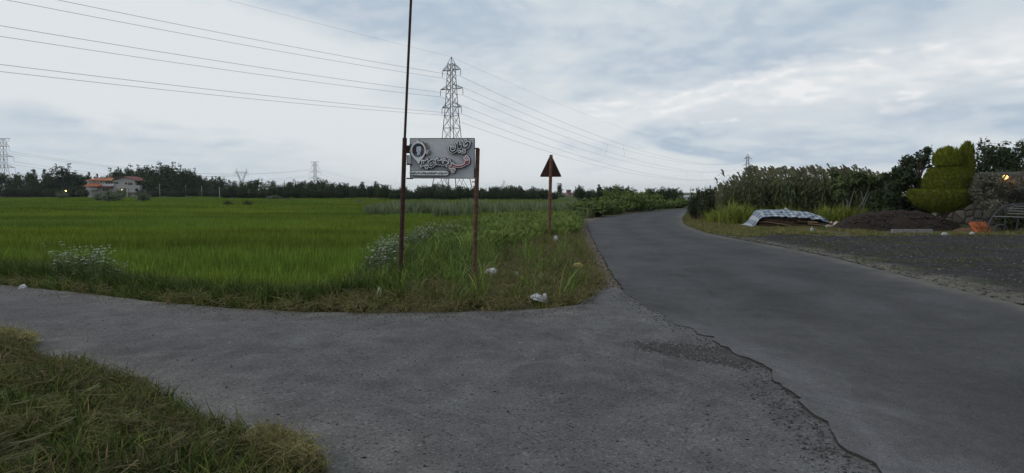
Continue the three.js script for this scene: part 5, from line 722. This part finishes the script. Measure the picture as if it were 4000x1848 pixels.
// clipped cypress: stacked tiers and one upright column
{
  const base = atDepth(3690, HORIZON, 30.5), s = 30.5 / FOCAL, X = (px) => (px - 3690) * s, Y = (py) => EYE + (HORIZON - py) * s;
  const o = thing('topiary_cypress', 'clipped yellow-green cypress with stacked tiers and one upright column', 'topiary', [base.x, -0.05, base.z]);
  const lm = leafMat([0.155, 0.18, 0.024]);
  const core = mat([0.11, 0.10, 0.05], 1);
  // every tier: profile rings [y, radius] around (cx, cz); short upward sprays cover its skin
  function tier(cx, cz, rings, n, seed, up, size, squash = 0.85, spikes = 0) {
    const r = random(seed), P = [], C = []; const y0 = rings[0][0], y1 = rings[rings.length - 1][0];
    const R = (y) => { for (let i = 0; i < rings.length - 1; i++) if (y <= rings[i + 1][0]) return mix(rings[i][1], rings[i + 1][1], (y - rings[i][0]) / (rings[i + 1][0] - rings[i][0] || 1)); return rings[rings.length - 1][1]; };
    for (let i = 0; i < n; i++) {
      const cap = r() < 0.14, y = cap ? y1 - 0.05 * r() : mix(y0, y1, r()), a = r() * 6.283, q = (cap ? R(y1) * Math.sqrt(r()) : R(y)) * (0.93 + 0.10 * r() + 0.07 * fbm3(Math.cos(a) * 2 + cx, y * 2, Math.sin(a) * 2, 2)), x = cx + Math.cos(a) * q, z = cz + Math.sin(a) * q * squash, tip = y > mix(y0, y1, 0.62) && r() < spikes, L = size * (tip ? 1.8 + 1.2 * r() : 0.5 + r());
      const dx = Math.cos(a) * 0.55 + (r() - 0.5) * 0.7, dz = Math.sin(a) * 0.55 + (r() - 0.5) * 0.7, dy = tip ? 2.5 : up + 0.5 * r(), l = Math.hypot(dx, dy, dz), px = -Math.sin(a + (r() - 0.5) * 2), pz = Math.cos(a + (r() - 0.5) * 2), w = L * 0.3, k = 0.65 + 0.7 * r();
      P.push(x - px * w, y, z - pz * w, x + px * w, y, z + pz * w, x + dx / l * L, y + dy / l * L, z + dz / l * L); for (let t = 0; t < 3; t++) C.push(k * (0.9 + 0.2 * r()), k, k * 0.8);
    }
    const g = new THREE.BufferGeometry(); g.setAttribute('position', new THREE.Float32BufferAttribute(P, 3)); g.setAttribute('color', new THREE.Float32BufferAttribute(C, 3)); g.computeVertexNormals();
    const t = part('crown_tier', g, lm, o); part('inner_twigs', new THREE.LatheGeometry([new THREE.Vector2(0.001, y0), ...rings.map(([y, q]) => new THREE.Vector2(q * 0.9, y)), new THREE.Vector2(0.001, y1 - 0.04)], 20).scale(1, 1, squash).translate(cx, 0, cz), core, t); return t;
  }
  tier(X(3680), 0, [[Y(826), 0.4], [Y(810), 0.8], [Y(792), 1.14], [Y(775), 1.32], [Y(750), 1.36], [Y(738), 1.27]], 9500, 431, 0.7, 0.085);
  tier(X(3700), 0, [[Y(738), 0.84], [Y(728), 1.0], [Y(710), 1.02], [Y(690), 0.94], [Y(670), 0.82], [Y(656), 0.66], [Y(652), 0.45]], 9000, 432, 0.7, 0.08);
  tier(X(3693), 0.05, [[Y(651), 0.3], [Y(643), 0.56], [Y(628), 0.59], [Y(612), 0.55], [Y(600), 0.44], [Y(592), 0.3], [Y(588), 0.15]], 5200, 433, 1.0, 0.10, 0.85, 0.09);
  tier(X(3768), 0.05, [[Y(700), 0.30], [Y(660), 0.29], [Y(620), 0.27], [Y(590), 0.25], [Y(572), 0.2], [Y(566), 0.08]], 4600, 434, 1.1, 0.09, 1, 0.07);
  part('trunk', join([bar([0, -0.1, 0], [0.02, Y(800), 0], 0.11, 0.08, 8), bar([0, Y(850), 0], [-0.5, Y(800), 0.1], 0.05, 0.03, 6), bar([0, Y(850), 0], [0.5, Y(800), 0], 0.05, 0.03, 6), bar([0.05, 1, 0], [X(3768), Y(690), 0.05], 0.05, 0.03, 6)]), barkMat, o);
}
// trees behind and beside it
{
  { // feathery tree: branches sweep up to the right
    const q = random(443), sT = 32.6 / FOCAL, p = atDepth(3560, HORIZON, 32.6), X = (px) => (px - 3560) * sT, Y = (py) => EYE + (HORIZON - py) * sT, list = [], limbs = [bar([0.25, -0.1, 0], [0.35, Y(650), 0], 0.09, 0.04, 7), bar([0.35, Y(650), 0], [X(3635), Y(562), 0], 0.04, 0.01, 5)];
    const top = (px) => px < 3440 ? 760 : px < 3480 ? mix(745, 665, (px - 3440) / 40) : px < 3560 ? mix(665, 605, (px - 3480) / 80) : px < 3635 ? mix(605, 558, (px - 3560) / 75) : mix(558, 700, (px - 3635) / 35);
    for (let i = 0; i < 58; i++) { const px = mix(3435, 3655, q()), t = top(px), py = mix(t + 26, 835, Math.pow(q(), 0.9)); list.push({ x: X(px), y: Y(py), z: (q() - 0.5) * 1.5, r: 0.36 * (0.6 + 0.7 * q()), sy: 0.8 }); }
    for (let i = 0; i < 46; i++) { const px = mix(3440, 3660, q()), py = top(px) + q() * 40; list.push({ x: X(px), y: Y(py), z: (q() - 0.5) * 1.0, r: 0.10 * (0.6 + 0.8 * q()), sy: 1.1 }); }
    for (const c of list) limbs.push(bar([0.3, Math.max(0.1, c.y * 0.55), 0], [c.x, c.y, c.z], 0.018, 0.006, 4));
    tree('dark_tree', 'dark feathery tree left of the clipped cypress', 'tree', { trunk: join(limbs), crown: leaves(q, list, 15000, 0.07, { tone: 0.6, shell: 0.25 }) }, treeLeaf[0], [p.x, -0.05, p.z]);
  }
  const big = buildTree(442, { h: 5.0, w: 4.6, clumps: 26, n: 13000, leaf: 0.10, base: 0.2, shape: 'round', sprays: 30 });
  const p2 = atDepth(3915, HORIZON, 38.5); tree('garden_tree', 'dense dark tree rising behind the stone wall', 'tree', big, treeLeaf[0], [p2.x, -0.05, p2.z], 1, [0.95, 0.88, 0.9]);
  const p3 = atDepth(4090, HORIZON, 39); tree('garden_tree', 'second dense dark tree behind the far end of the wall', 'tree', big, treeLeaf[0], [p3.x, -0.05, p3.z], 3, [0.85, 0.84, 0.85]);
  const r = random(451), list = []; for (let i = 0; i < 26; i++) { const a = r() * 6.28, q = 0.95 * Math.sqrt(r()), y = 1.25 + 1.25 * r(); list.push({ x: Math.cos(a) * q * 1.25, y: y - 0.28 * q, z: Math.sin(a) * q * 0.8, r: 0.36 * (0.8 + 0.5 * r()), sy: 0.9 }); }
  const stems = list.slice(0, 16).map((c) => bar([c.x * 0.15, -0.05, c.z * 0.1], [c.x, c.y, c.z], 0.045, 0.01, 5)), geo = { trunk: join(stems), crown: leaves(r, list, 11000, 0.06, { aspect: 0.34, tone: 0.7 }) };
  const p4 = atDepth(3930, HORIZON, 29.2); tree('grey_leaved_shrub', 'grey-leaved shrub spreading over the stone wall beside the lamp', 'shrub', geo, leafMat([0.16, 0.163, 0.13]), [p4.x, -0.05, p4.z], 0, [0.98, 1, 1]);
  // fig bush with pale bare stems
  const fr = random(461), fl = []; const stemsF = [], sF = 34 / FOCAL, p5 = atDepth(3360, HORIZON, 34.6), X = (px) => (px - 3360) * sF, Y = (py) => EYE + (HORIZON - py) * sF;
  for (const pts of [[[3335, 838], [3370, 790], [3385, 740], [3392, 700]], [[3315, 838], [3312, 795], [3300, 775], [3272, 757]], [[3312, 800], [3330, 760], [3335, 720], [3330, 690]], [[3370, 790], [3400, 750], [3425, 735]], [[3385, 745], [3360, 715], [3350, 690]], [[3300, 776], [3290, 740], [3280, 715]]]) { const q = pts.map(([a, b], i) => [X(a), Y(b), (i - 1) * 0.12]); q[0][1] = Math.min(q[0][1], 0.4); stemsF.push(tube([[q[0][0] - 0.1, -0.05, 0], ...q], 0.028, 16, 6)); fl.push({ x: q[q.length - 1][0], y: q[q.length - 1][1], z: q[q.length - 1][2], r: 0.34, sy: 0.8 }); }
  for (let i = 0; i < 16; i++) fl.push({ x: X(mix(3255, 3445, fr())), y: Y(mix(672, 742, fr())), z: (fr() - 0.5) * 0.9, r: 0.26 * (0.7 + 0.6 * fr()), sy: 0.8 });
  tree('fig_bush', 'fig bush with pale bare stems beside the reeds', 'bush', { trunk: join(stemsF), crown: leaves(fr, fl, 3300, 0.085, { aspect: 0.75, tone: 0.6 }) }, leafMat([0.10, 0.125, 0.05]), [p5.x, -0.05, p5.z], 0, 1, null, paleBark);
}
// pipe frame with rails, heap of roof tiles
{
  const s = 27.3 / FOCAL, p = atDepth(3940, HORIZON, 27.3), X = (px) => (px - 3940) * s, Y = (py) => Math.max(0.02, EYE + (HORIZON - py) * s), o = thing('pipe_frame', 'dark bent pipe frame with pale horizontal rails at the wall foot', 'metal frame', [p.x, 0, p.z]);
  const dark = mat([0.03, 0.031, 0.035], 0.6), pale = mat([0.20, 0.205, 0.20], 0.6);
  part('bent_pipe', tube([[X(3864), 0, 0], [X(3868), Y(880), 0], [X(3880), Y(852), 0], [X(3905), Y(822), 0], [X(3930), Y(806), 0], [X(4030), Y(795), 0]], 0.035, 30, 8), dark, o);
  part('bent_pipe', tube([[X(3872), 0, 0.2], [X(3885), Y(882), 0.2], [X(3905), Y(877), 0.2], [X(3925), Y(890), 0.2]], 0.035, 20, 8), dark, o);
  for (const [x, t] of [[3936, 826], [3985, 840], [4060, 800]]) part('post', bar([X(x), 0, -0.1], [X(x + 6), Y(t - 8), -0.1], 0.028, 0.028, 8), dark, o);
  [[3882, 845, 849, 0.06], [3942, 834, 838, -0.02], [3946, 824, 826, -0.1], [3952, 814, 815, -0.18], [3958, 805, 806, -0.26]].forEach(([x0, y0, y1, z]) => part('rail', bar([X(x0), Y(y0), z], [X(4090), Y(y1 + 2), z], 0.022, 0.022, 6), pale, o));
  const tilePos = atDepth(3828, HORIZON, 27.6), clay = [[0.36, 0.105, 0.035], [0.42, 0.14, 0.05], [0.30, 0.085, 0.03]].map((c) => mat(c, 0.85)); let n = 0; const halfTile = new THREE.CylinderGeometry(0.085, 0.07, 0.36, 12, 1, true, 0, Math.PI).rotateX(Math.PI / 2);
  for (let row = 0; row < 2; row++) for (let i = 0; i < 6; i++) { const t = solo('roof_tile', halfTile, clay[n % 3], 'orange clay roof tile leaning in the heap by the wall', 'roof tile', [tilePos.x - 0.26 + i * 0.115, 0.12 + 0.16 * row, tilePos.z + 0.12 - 0.14 * row], 0, 'orange roof tiles'); t.rotation.set(0.72, 0.15, 0.0); n++; }
  const earth = atDepth(3800, HORIZON, 27.9); const eg = new THREE.SphereGeometry(1, 24, 12, 0, 6.283, 0, Math.PI / 2).scale(0.75, 0.2, 0.4), ep = eg.attributes.position; for (let i = 0; i < ep.count; i++) ep.setY(i, ep.getY(i) + 0.04 * fbm2(ep.getX(i) * 5, ep.getZ(i) * 5, 3)); eg.computeVertexNormals();
  solo('rubble_heap', eg, mat([0.16, 0.105, 0.065], 1, { map: soilMap }), 'low brown rubble heap under the orange roof tiles', 'rubble', [earth.x, -0.04, earth.z]);
  const gr = atDepth(3858, HORIZON, 28); const grate = thing('slatted_grate', 'dark slatted grate leaning above the orange tiles', 'grate', [gr.x, 0, gr.z], 0.2); for (let i = 0; i < 5; i++) part('slat', bar([-0.27 + i * 0.05, 0.3 + 0.065 * i, -0.05 * i], [0.12 + i * 0.05, 0.31 + 0.065 * i, -0.05 * i], 0.018, 0.018, 5), dark, grate); for (const x of [-0.2, 0.08]) part('support', bar([x, -0.03, 0.06], [x + 0.24, 0.6, -0.24], 0.015, 0.015, 5), dark, grate);
  const bk = atDepth(3990, HORIZON, 27.9); const bs = bush('dark_shrub', 'dark low shrub behind the pipe frame', 'shrub', bushes[0], darkLeaf, [bk.x, -0.05, bk.z - 0.4], 1, [0.6, 0.6, 0.45]); void bs;
}

// ---------------------------------------------------------------- far buildings
{
  const d = 250, s = d / FOCAL, k = s / 8.587, base = atDepth(320 + 1040 / 8.587, HORIZON, d);    // drawing units of the enlarged house
  const o = thing('farm_house', 'two-storey white brick house with red tiled roofs beyond the paddy', 'house', [base.x, -0.2, base.z]);
  const X = (zx) => (zx - 1040) * k, Y = (zy) => EYE + (HORIZON - (660 + zy / 8.587)) * s + 0.2;
  const wallMap = pixels(256, (u, v) => { const c = 1 + 0.12 * tiling(u, v, 20, 4, 3) + 0.12 * tiling(u, v, 80, 2, 5); return [0.34 * c, 0.33 * c, 0.33 * c]; });
  const wall = mat([1, 1, 1], 0.9, { map: wallMap }), pale = mat([0.45, 0.46, 0.49], 0.9), glass = mat([0.025, 0.028, 0.032], 0.25), trim = mat([0.40, 0.34, 0.28], 0.8), red = mat([0.20, 0.062, 0.055], 0.85), orange = mat([0.33, 0.10, 0.045], 0.85), ochre = mat([0.33, 0.17, 0.05], 0.85);
  const blk = (name, x0, x1, y0, y1, z0, z1, m) => part(name, metreUv(box(X(x1) - X(x0), Y(y0) - Y(y1), z1 - z0, (X(x0) + X(x1)) / 2, (Y(y0) + Y(y1)) / 2, (z0 + z1) / 2), 3), m, o);
  const B = 960;
  blk('wall', 1050, 1790, 400, B, -8, 0, wall); blk('wall', 285, 1050, 395, B, -7, -0.4, wall); blk('wall', 120, 285, 410, B, -6, -1.2, pale);
  // gable of the right block
  const gable = new THREE.Shape([[1050, 400], [1490, 262], [1790, 385], [1790, 401], [1050, 401]].map(([a, b]) => new THREE.Vector2(X(a), Y(b)))); part('gable', metreUv(new THREE.ExtrudeGeometry(gable, { depth: 8, bevelEnabled: false }).translate(0, 0, -8.05), 3), wall, o);
  const slab = (name, pts, m, t = 0.16) => { const P = pts.map(([zx, zy, z]) => new THREE.Vector3(X(zx), Y(zy), z)), g = new THREE.BufferGeometry(), pos = [], q = (a, b, c, e) => pos.push(a.x, a.y, a.z, b.x, b.y, b.z, c.x, c.y, c.z, a.x, a.y, a.z, c.x, c.y, c.z, e.x, e.y, e.z), D = P.map((v) => v.clone().setY(v.y - t)); q(...P); q(...D); for (let i = 0; i < 4; i++) q(P[i], P[(i + 1) % 4], D[(i + 1) % 4], D[i]); g.setAttribute('position', new THREE.Float32BufferAttribute(pos, 3)); g.computeVertexNormals(); return part(name, g, m, o); };
  slab('roof', [[1485, 246, 0.6], [1060, 350, 0.6], [1000, 350, -8.4], [1040, 240, -8.4]], red); slab('roof', [[1485, 246, 0.6], [1890, 395, 0.6], [1890, 395, -8.4], [1485, 246, -8.4]], red);
  const rf = slab('roof', [[180, 375, 0.3], [780, 385, 0.3], [940, 310, -3], [370, 300, -3]], orange); part('ridge', bar([X(370), Y(297), -3], [X(940), Y(307), -3], 0.09), trim, rf);
  slab('roof', [[85, 402, -0.6], [280, 402, -0.6], [400, 285, -4], [330, 285, -4]], mat([0.30, 0.27, 0.27], 0.9)); slab('roof', [[780, 385, 0.4], [1060, 385, 0.4], [1000, 345, -1.5], [930, 322, -2.6]], ochre);
  const ver = slab('veranda_roof', [[130, 575, 1.7], [640, 585, 1.7], [760, 485, -0.3], [250, 475, -0.3]], orange); void ver; slab('veranda_roof', [[620, 600, 1.6], [1060, 600, 1.6], [1060, 575, 0.1], [680, 575, 0.1]], red); blk('fascia', 650, 1060, 598, 632, 1.5, 1.6, mat([0.16, 0.06, 0.055], 0.9)); blk('fascia', 130, 640, 572, 592, 1.66, 1.72, ochre);
  blk('balcony_wall', 640, 1100, 498, 574, -0.3, 0.4, pale); blk('veranda_panel', 165, 530, 590, 690, 0.2, 0.4, pale); blk('veranda_floor', 140, 540, 690, 715, -0.4, 0.6, trim);
  for (const [x0, x1, y0, y1, z] of [[400, 440, 412, 450, -0.4], [628, 668, 412, 455, -0.4], [780, 1048, 412, 495, -0.4], [1075, 1240, 442, 500, 0], [1452, 1530, 455, 520, 0], [1560, 1710, 458, 540, 0], [690, 880, 640, 740, -0.4], [1400, 1555, 645, 775, 0]]) { const w = blk('window', x0, x1, y0, y1, z - 0.1, z + 0.05, glass); const n = x1 - x0 > 130 ? 3 : 1; for (let i = 0; i <= n; i++) part('mullion', box(0.07, Y(y0) - Y(y1), 0.06, mix(X(x0), X(x1), i / n), (Y(y0) + Y(y1)) / 2, z + 0.08), trim, w); }
  // terrace on the right with pillars
  blk('terrace_parapet', 1790, 1995, 550, 655, -4, 1.2, wall); for (const x of [1555, 1955]) blk('pillar', x, x + 38, 655, B, 0.9, 1.2, pale); blk('terrace_edge', 1240, 1995, 762, 790, 0.0, 1.1, wall); blk('porch_wall', 1790, 1990, 656, B, -4.2, -4.0, wall); blk('porch_wall', 1975, 1993, 656, 762, -4, 0.85, wall); blk('plinth_wall', 1240, 1560, 790, B, 0.1, 1.0, mat([0.32, 0.27, 0.20], 0.95)); blk('plinth_wall', 1855, 1990, 790, B, -0.5, 1.0, pale);
  part('water_tank', new THREE.CylinderGeometry(0.55, 0.6, 1.0, 14).translate(X(690), Y(290), -5), orange, o);
  // lit lamps by the lane
  const glow = new THREE.MeshStandardMaterial({ color: 0xfff0b0, emissive: rgb(1, 0.78, 0.22), emissiveIntensity: 4 });
  for (const [px, py, dd, label] of [[484, 741, 248, 'lit yellow lamp on the house terrace'], [268, 746, 246, 'lit yellow lamp among the bushes left of the house'], [1095, 765, 206, 'lit pale lamp low before the middle trees'], [2480, 777, 100, 'lit yellow lamp behind the small distant warning sign']]) {
    const p = atDepth(px, py, dd), l = thing('lamp_post', label, 'lamp', [p.x, -0.2, p.z + 1.6]), y = p.y + 0.2, R = dd < 150 ? 0.14 : 0.26; part('post', bar([0, 0, 0], [0, y - R * 0.8, 0], 0.05, 0.04, 6), mat([0.1, 0.1, 0.1], 0.7), l); part('bulb', new THREE.SphereGeometry(R, 14, 10).translate(0, y, 0), glow, l);
    const q = new THREE.PointLight(0xffd880, 2.5, 0, 2); q.position.set(0, y, R + 0.06); q.castShadow = true; q.shadow.radius = 8; l.add(q);
  }
  // pink building with stair tower
  { const p = atDepth(2226, HORIZON, 430), s2 = 430 / FOCAL, b = thing('pink_building', 'pink block building with stair tower above the trees right of the warning sign', 'building', [p.x, -0.2, p.z]), W = (x0, x1, y0, y1, z0, z1, m, nm = 'wall') => part(nm, box((x1 - x0) * s2, (y1 - y0) * s2, z1 - z0, ((x0 + x1) / 2 - 2226) * s2, EYE + 0.2 + (HORIZON - (y0 + y1) / 2) * s2, (z0 + z1) / 2), m, b);
    const pink = mat([0.24, 0.085, 0.105], 0.9), beige = mat([0.36, 0.30, 0.24], 0.9); W(2195, 2218, 757, 768, -5, 0, beige); W(2195, 2218, 768, 770, -5, 0.1, beige, 'ledge'); W(2218, 2236, 753, 768, -5, 0.3, pink); W(2200, 2236, 768, 772, -5, 0.1, beige, 'ledge'); W(2214, 2231, 743, 757, -4, -0.4, pink); W(2212, 2233, 741, 743.5, -4.2, 0, mat([0.2, 0.16, 0.15], 0.9), 'roof'); W(2202, 2211, 760, 767, -0.5, 0.12, glass, 'window'); W(2219, 2224, 747, 751, -0.5, -0.3, glass, 'window'); W(2198, 2236, 772, 782, -5, 0, pink); }
  // grey-roofed houses past the bend
  for (const [px, w, top, dd, label] of [[2645, 34, 763, 150, 'low house with grey metal roof past the road bend'], [2677, 26, 761, 140, 'small house with pale metal roof beside the dark thicket'], [2842, 50, 744, 90, 'house with dark roof hidden behind the reeds']]) { const p = atDepth(px, HORIZON, dd), q = dd / FOCAL, wd = w * q, h = EYE + (HORIZON - top) * q, b = thing('metal_roof_house', label, 'house', [p.x, -0.1, p.z], 0.25); part('wall', box(wd * 0.92, h * 0.7, 4, 0, h * 0.35, 0), mat([0.3, 0.3, 0.29], 0.9), b); const sh = new THREE.Shape([[-wd / 2, h * 0.66], [wd / 2, h * 0.66], [wd * 0.25, h], [-wd * 0.25, h]].map((v) => new THREE.Vector2(...v))); part('roof', new THREE.ExtrudeGeometry(sh, { depth: 5, bevelEnabled: false }).translate(0, 0, -2.5), mat([0.26, 0.28, 0.31], 0.5), b); for (const u of [-0.25, 0.2]) part('window', box(wd * 0.16, h * 0.22, 0.08, wd * u, h * 0.42, 2.0), glass, b); }
}

// ---------------------------------------------------------------- litter
function crumple(seed, w, h, d, amount = 0.35) { const g = new THREE.SphereGeometry(1, 40, 28), p = g.attributes.position; for (let i = 0; i < p.count; i++) { const x = p.getX(i), y = p.getY(i), z = p.getZ(i), a = fbm3(x * 1.6 + seed, y * 1.6, z * 1.6, 3), c = 1 - Math.abs(fbm3(x * 2.6 - seed, y * 2.6 + 4, z * 2.6, 4)) * 1.6, k = 1 + amount * a * 1.3 + amount * 0.25 * (c - 0.6); p.setXYZ(i, x * k * w / 2, Math.max(-0.35, y) * k * h / 1.35 + h * 0.22, z * k * d / 2); } g.computeVertexNormals(); return g; }
const bagMat = new THREE.MeshPhysicalMaterial({ color: rgb(0.52, 0.535, 0.555), roughness: 0.4, transmission: 0.15, thickness: 0, side: THREE.DoubleSide });
function litter(label, px, py, geo, m, y = 0.02, turn = 0, cat = 'plastic bag', name = 'plastic_bag') { const p = onGround(px, py, y); return solo(name, geo, m, label, cat, [p.x, Math.max(terrain(p.x, p.z), -0.02) + y, p.z], turn); }
litter('white plastic bag lying tied in the dark grass at the verge edge', 2104, 1172, crumple(1, 0.24, 0.085, 0.12, 0.3).rotateZ(-0.3), bagMat, 0.08, 0.1);
litter('small knotted tip of white plastic above the tied bag', 2127, 1160, crumple(2, 0.06, 0.07, 0.05, 0.5), bagMat, 0.13, 0.2);
litter('rounded white plastic bag half hidden in grass beside the short post', 1920, 1087, crumple(3, 0.22, 0.11, 0.16, 0.25), bagMat, 0.07, 0.5);
litter('small white paper scrap in the mown verge grass', 2018, 1090, crumple(4, 0.06, 0.06, 0.05, 0.6), bagMat, 0.1, 0, 'litter', 'paper_scrap');
litter('white plastic bag beside the base of the triangular warning sign', 2171, 948, crumple(5, 0.13, 0.15, 0.11, 0.35), bagMat, 0.12, 0.9);
litter('pointed white stone-like bag standing near the tall pole', 1482, 1172, new THREE.ConeGeometry(0.075, 0.2, 7, 3).translate(0, 0.06, 0), bagMat, 0.03, 0.4);
litter('yellow crumpled wrapper on the mown verge', 2257, 1045, crumple(6, 0.16, 0.06, 0.1, 0.8), mat([0.62, 0.52, 0.16], 0.6), 0.12, 0.3, 'wrapper', 'food_wrapper');
litter('tiny white scrap at the side road edge below the flowering weeds', 92, 1122, crumple(7, 0.12, 0.06, 0.07, 0.6), bagMat, 0.02, 0.1, 'litter', 'paper_scrap');
litter('white crumpled bag on the yard in front of the kerb blocks', 3690, 916, crumple(8, 0.22, 0.1, 0.14, 0.6), bagMat, 0.02, 0.3);
litter('white crumpled bag near the orange roof tiles', 3796, 914, crumple(9, 0.26, 0.09, 0.14, 0.6), bagMat, 0.02, 0.9);
litter('small white scrap on the ground before the tarpaulin pile', 3172, 900, crumple(10, 0.14, 0.14, 0.1, 0.7), bagMat, 0.02, 0.9, 'litter', 'paper_scrap');
litter('white scrap at the foot of the tarpaulin beside the soil', 3232, 887, crumple(12, 0.16, 0.12, 0.1, 0.7), bagMat, 0.02, 0.4, 'litter', 'paper_scrap');
{ const p = atDepth(3072, HORIZON, 32.7); solo('rag', crumple(11, 0.16, 0.07, 0.12, 0.5), bagMat, 'white rag lying on top of the tarpaulin ridge', 'rag', [p.x, 0.79, p.z], 0.9); }

// ---------------------------------------------------------------- loose stones on the asphalt and yard
{
  const pebbles = [0, 1, 2].map((s) => { const g = new THREE.IcosahedronGeometry(0.012, 1), p = g.attributes.position; for (let i = 0; i < p.count; i++) { const k = 1 + 0.45 * noise3(p.getX(i) * 90 + s * 5, p.getY(i) * 90, p.getZ(i) * 90); p.setXYZ(i, p.getX(i) * k * 1.2, p.getY(i) * k * 0.7, p.getZ(i) * k); } g.computeVertexNormals(); return g; });
  const stone = mat([0.085, 0.083, 0.081], 0.95), r = random(501), spots = [];
  const tint = () => { const k = r() < 0.04 ? 1.7 + r() : 0.35 + 0.75 * r(); return rgb(k, k, k); };
  const put = (px, py, y, lo, hi) => { const p = onGround(px, py); spots.push([p.x, y, p.z, r() * 6.3, lo + (hi - lo) * r() * r(), 1, tint()]); };
  const g2 = () => r() + r() - 1;
  for (let i = 0; i < 4200; i++) { const t = r(), px = mix(2480, 2905, Math.pow(t, 0.6)), py = mix(1345, 1405, Math.pow(t, 0.6)); put(px + g2() * 60, py + g2() * (26 + 14 * t), 0.003, 0.3, 0.95); }
  for (let i = 0; i < 1000; i++) { const k = r() * (seam.length - 1.01), a = seam[Math.floor(k)], b = seam[Math.floor(k) + 1], f = k % 1; spots.push([mix(a[0], b[0], f) + g2() * 0.25 - 0.10, 0.006, mix(a[1], b[1], f) + g2() * 0.25, r() * 6.3, 0.25 + 0.7 * r() * r(), 1, tint()]); }
  for (let i = 0; i < 1100; i++) { const k = 2 + r() * 9.5, a = vergeOuter[Math.floor(k)], b = vergeOuter[Math.floor(k) + 1], f = k % 1; put(mix(a[0], b[0], f), mix(a[1], b[1], f) + 6 + Math.abs(g2()) * 40, 0.004, 0.25, 0.8); }
  for (let i = 0; i < 420; i++) put(mix(300, 3300, r()), mix(1240, 1840, Math.pow(r(), 1.5)), 0.004, 0.2, 0.9);
  scatter('loose_stones', 'loose small stones on the old asphalt', 'gravel', pebbles, stone, spots);
  const ys = fillPoly(yardPoly, 9000, 502, (x, z, q) => z > -6 ? null : [x, -0.004, z, q() * 6.3, 0.6 + 2.2 * q() * q(), 1, tint()]);
  scatter('yard_gravel', 'dark gravel stones covering the yard', 'gravel', pebbles, stone, ys);
  const sh = flat([[2260, 1190], [2318, 1155], [2350, 1108], [2336, 1060], [2302, 990], [2270, 920], [2250, 880], [2250, 862], [2300, 860], [2296, 884], [2312, 925], [2338, 975], [2372, 1035], [2402, 1085], [2440, 1140]]);
  scatter('shoulder_gravel', 'brown grit on the dirt shoulder beside the grass verge', 'gravel', pebbles, mat([0.20, 0.165, 0.13], 1), fillPoly(sh, 2600, 503, (x, z, q) => [x, -0.02, z, q() * 6.3, 0.5 + 1.4 * q() * q(), 1, tint()]));
}

// ---------------------------------------------------------------- thin evening haze
scene.fog = new THREE.FogExp2(0xdfe5ea, 0.00011);
renderer.render(scene, camera);
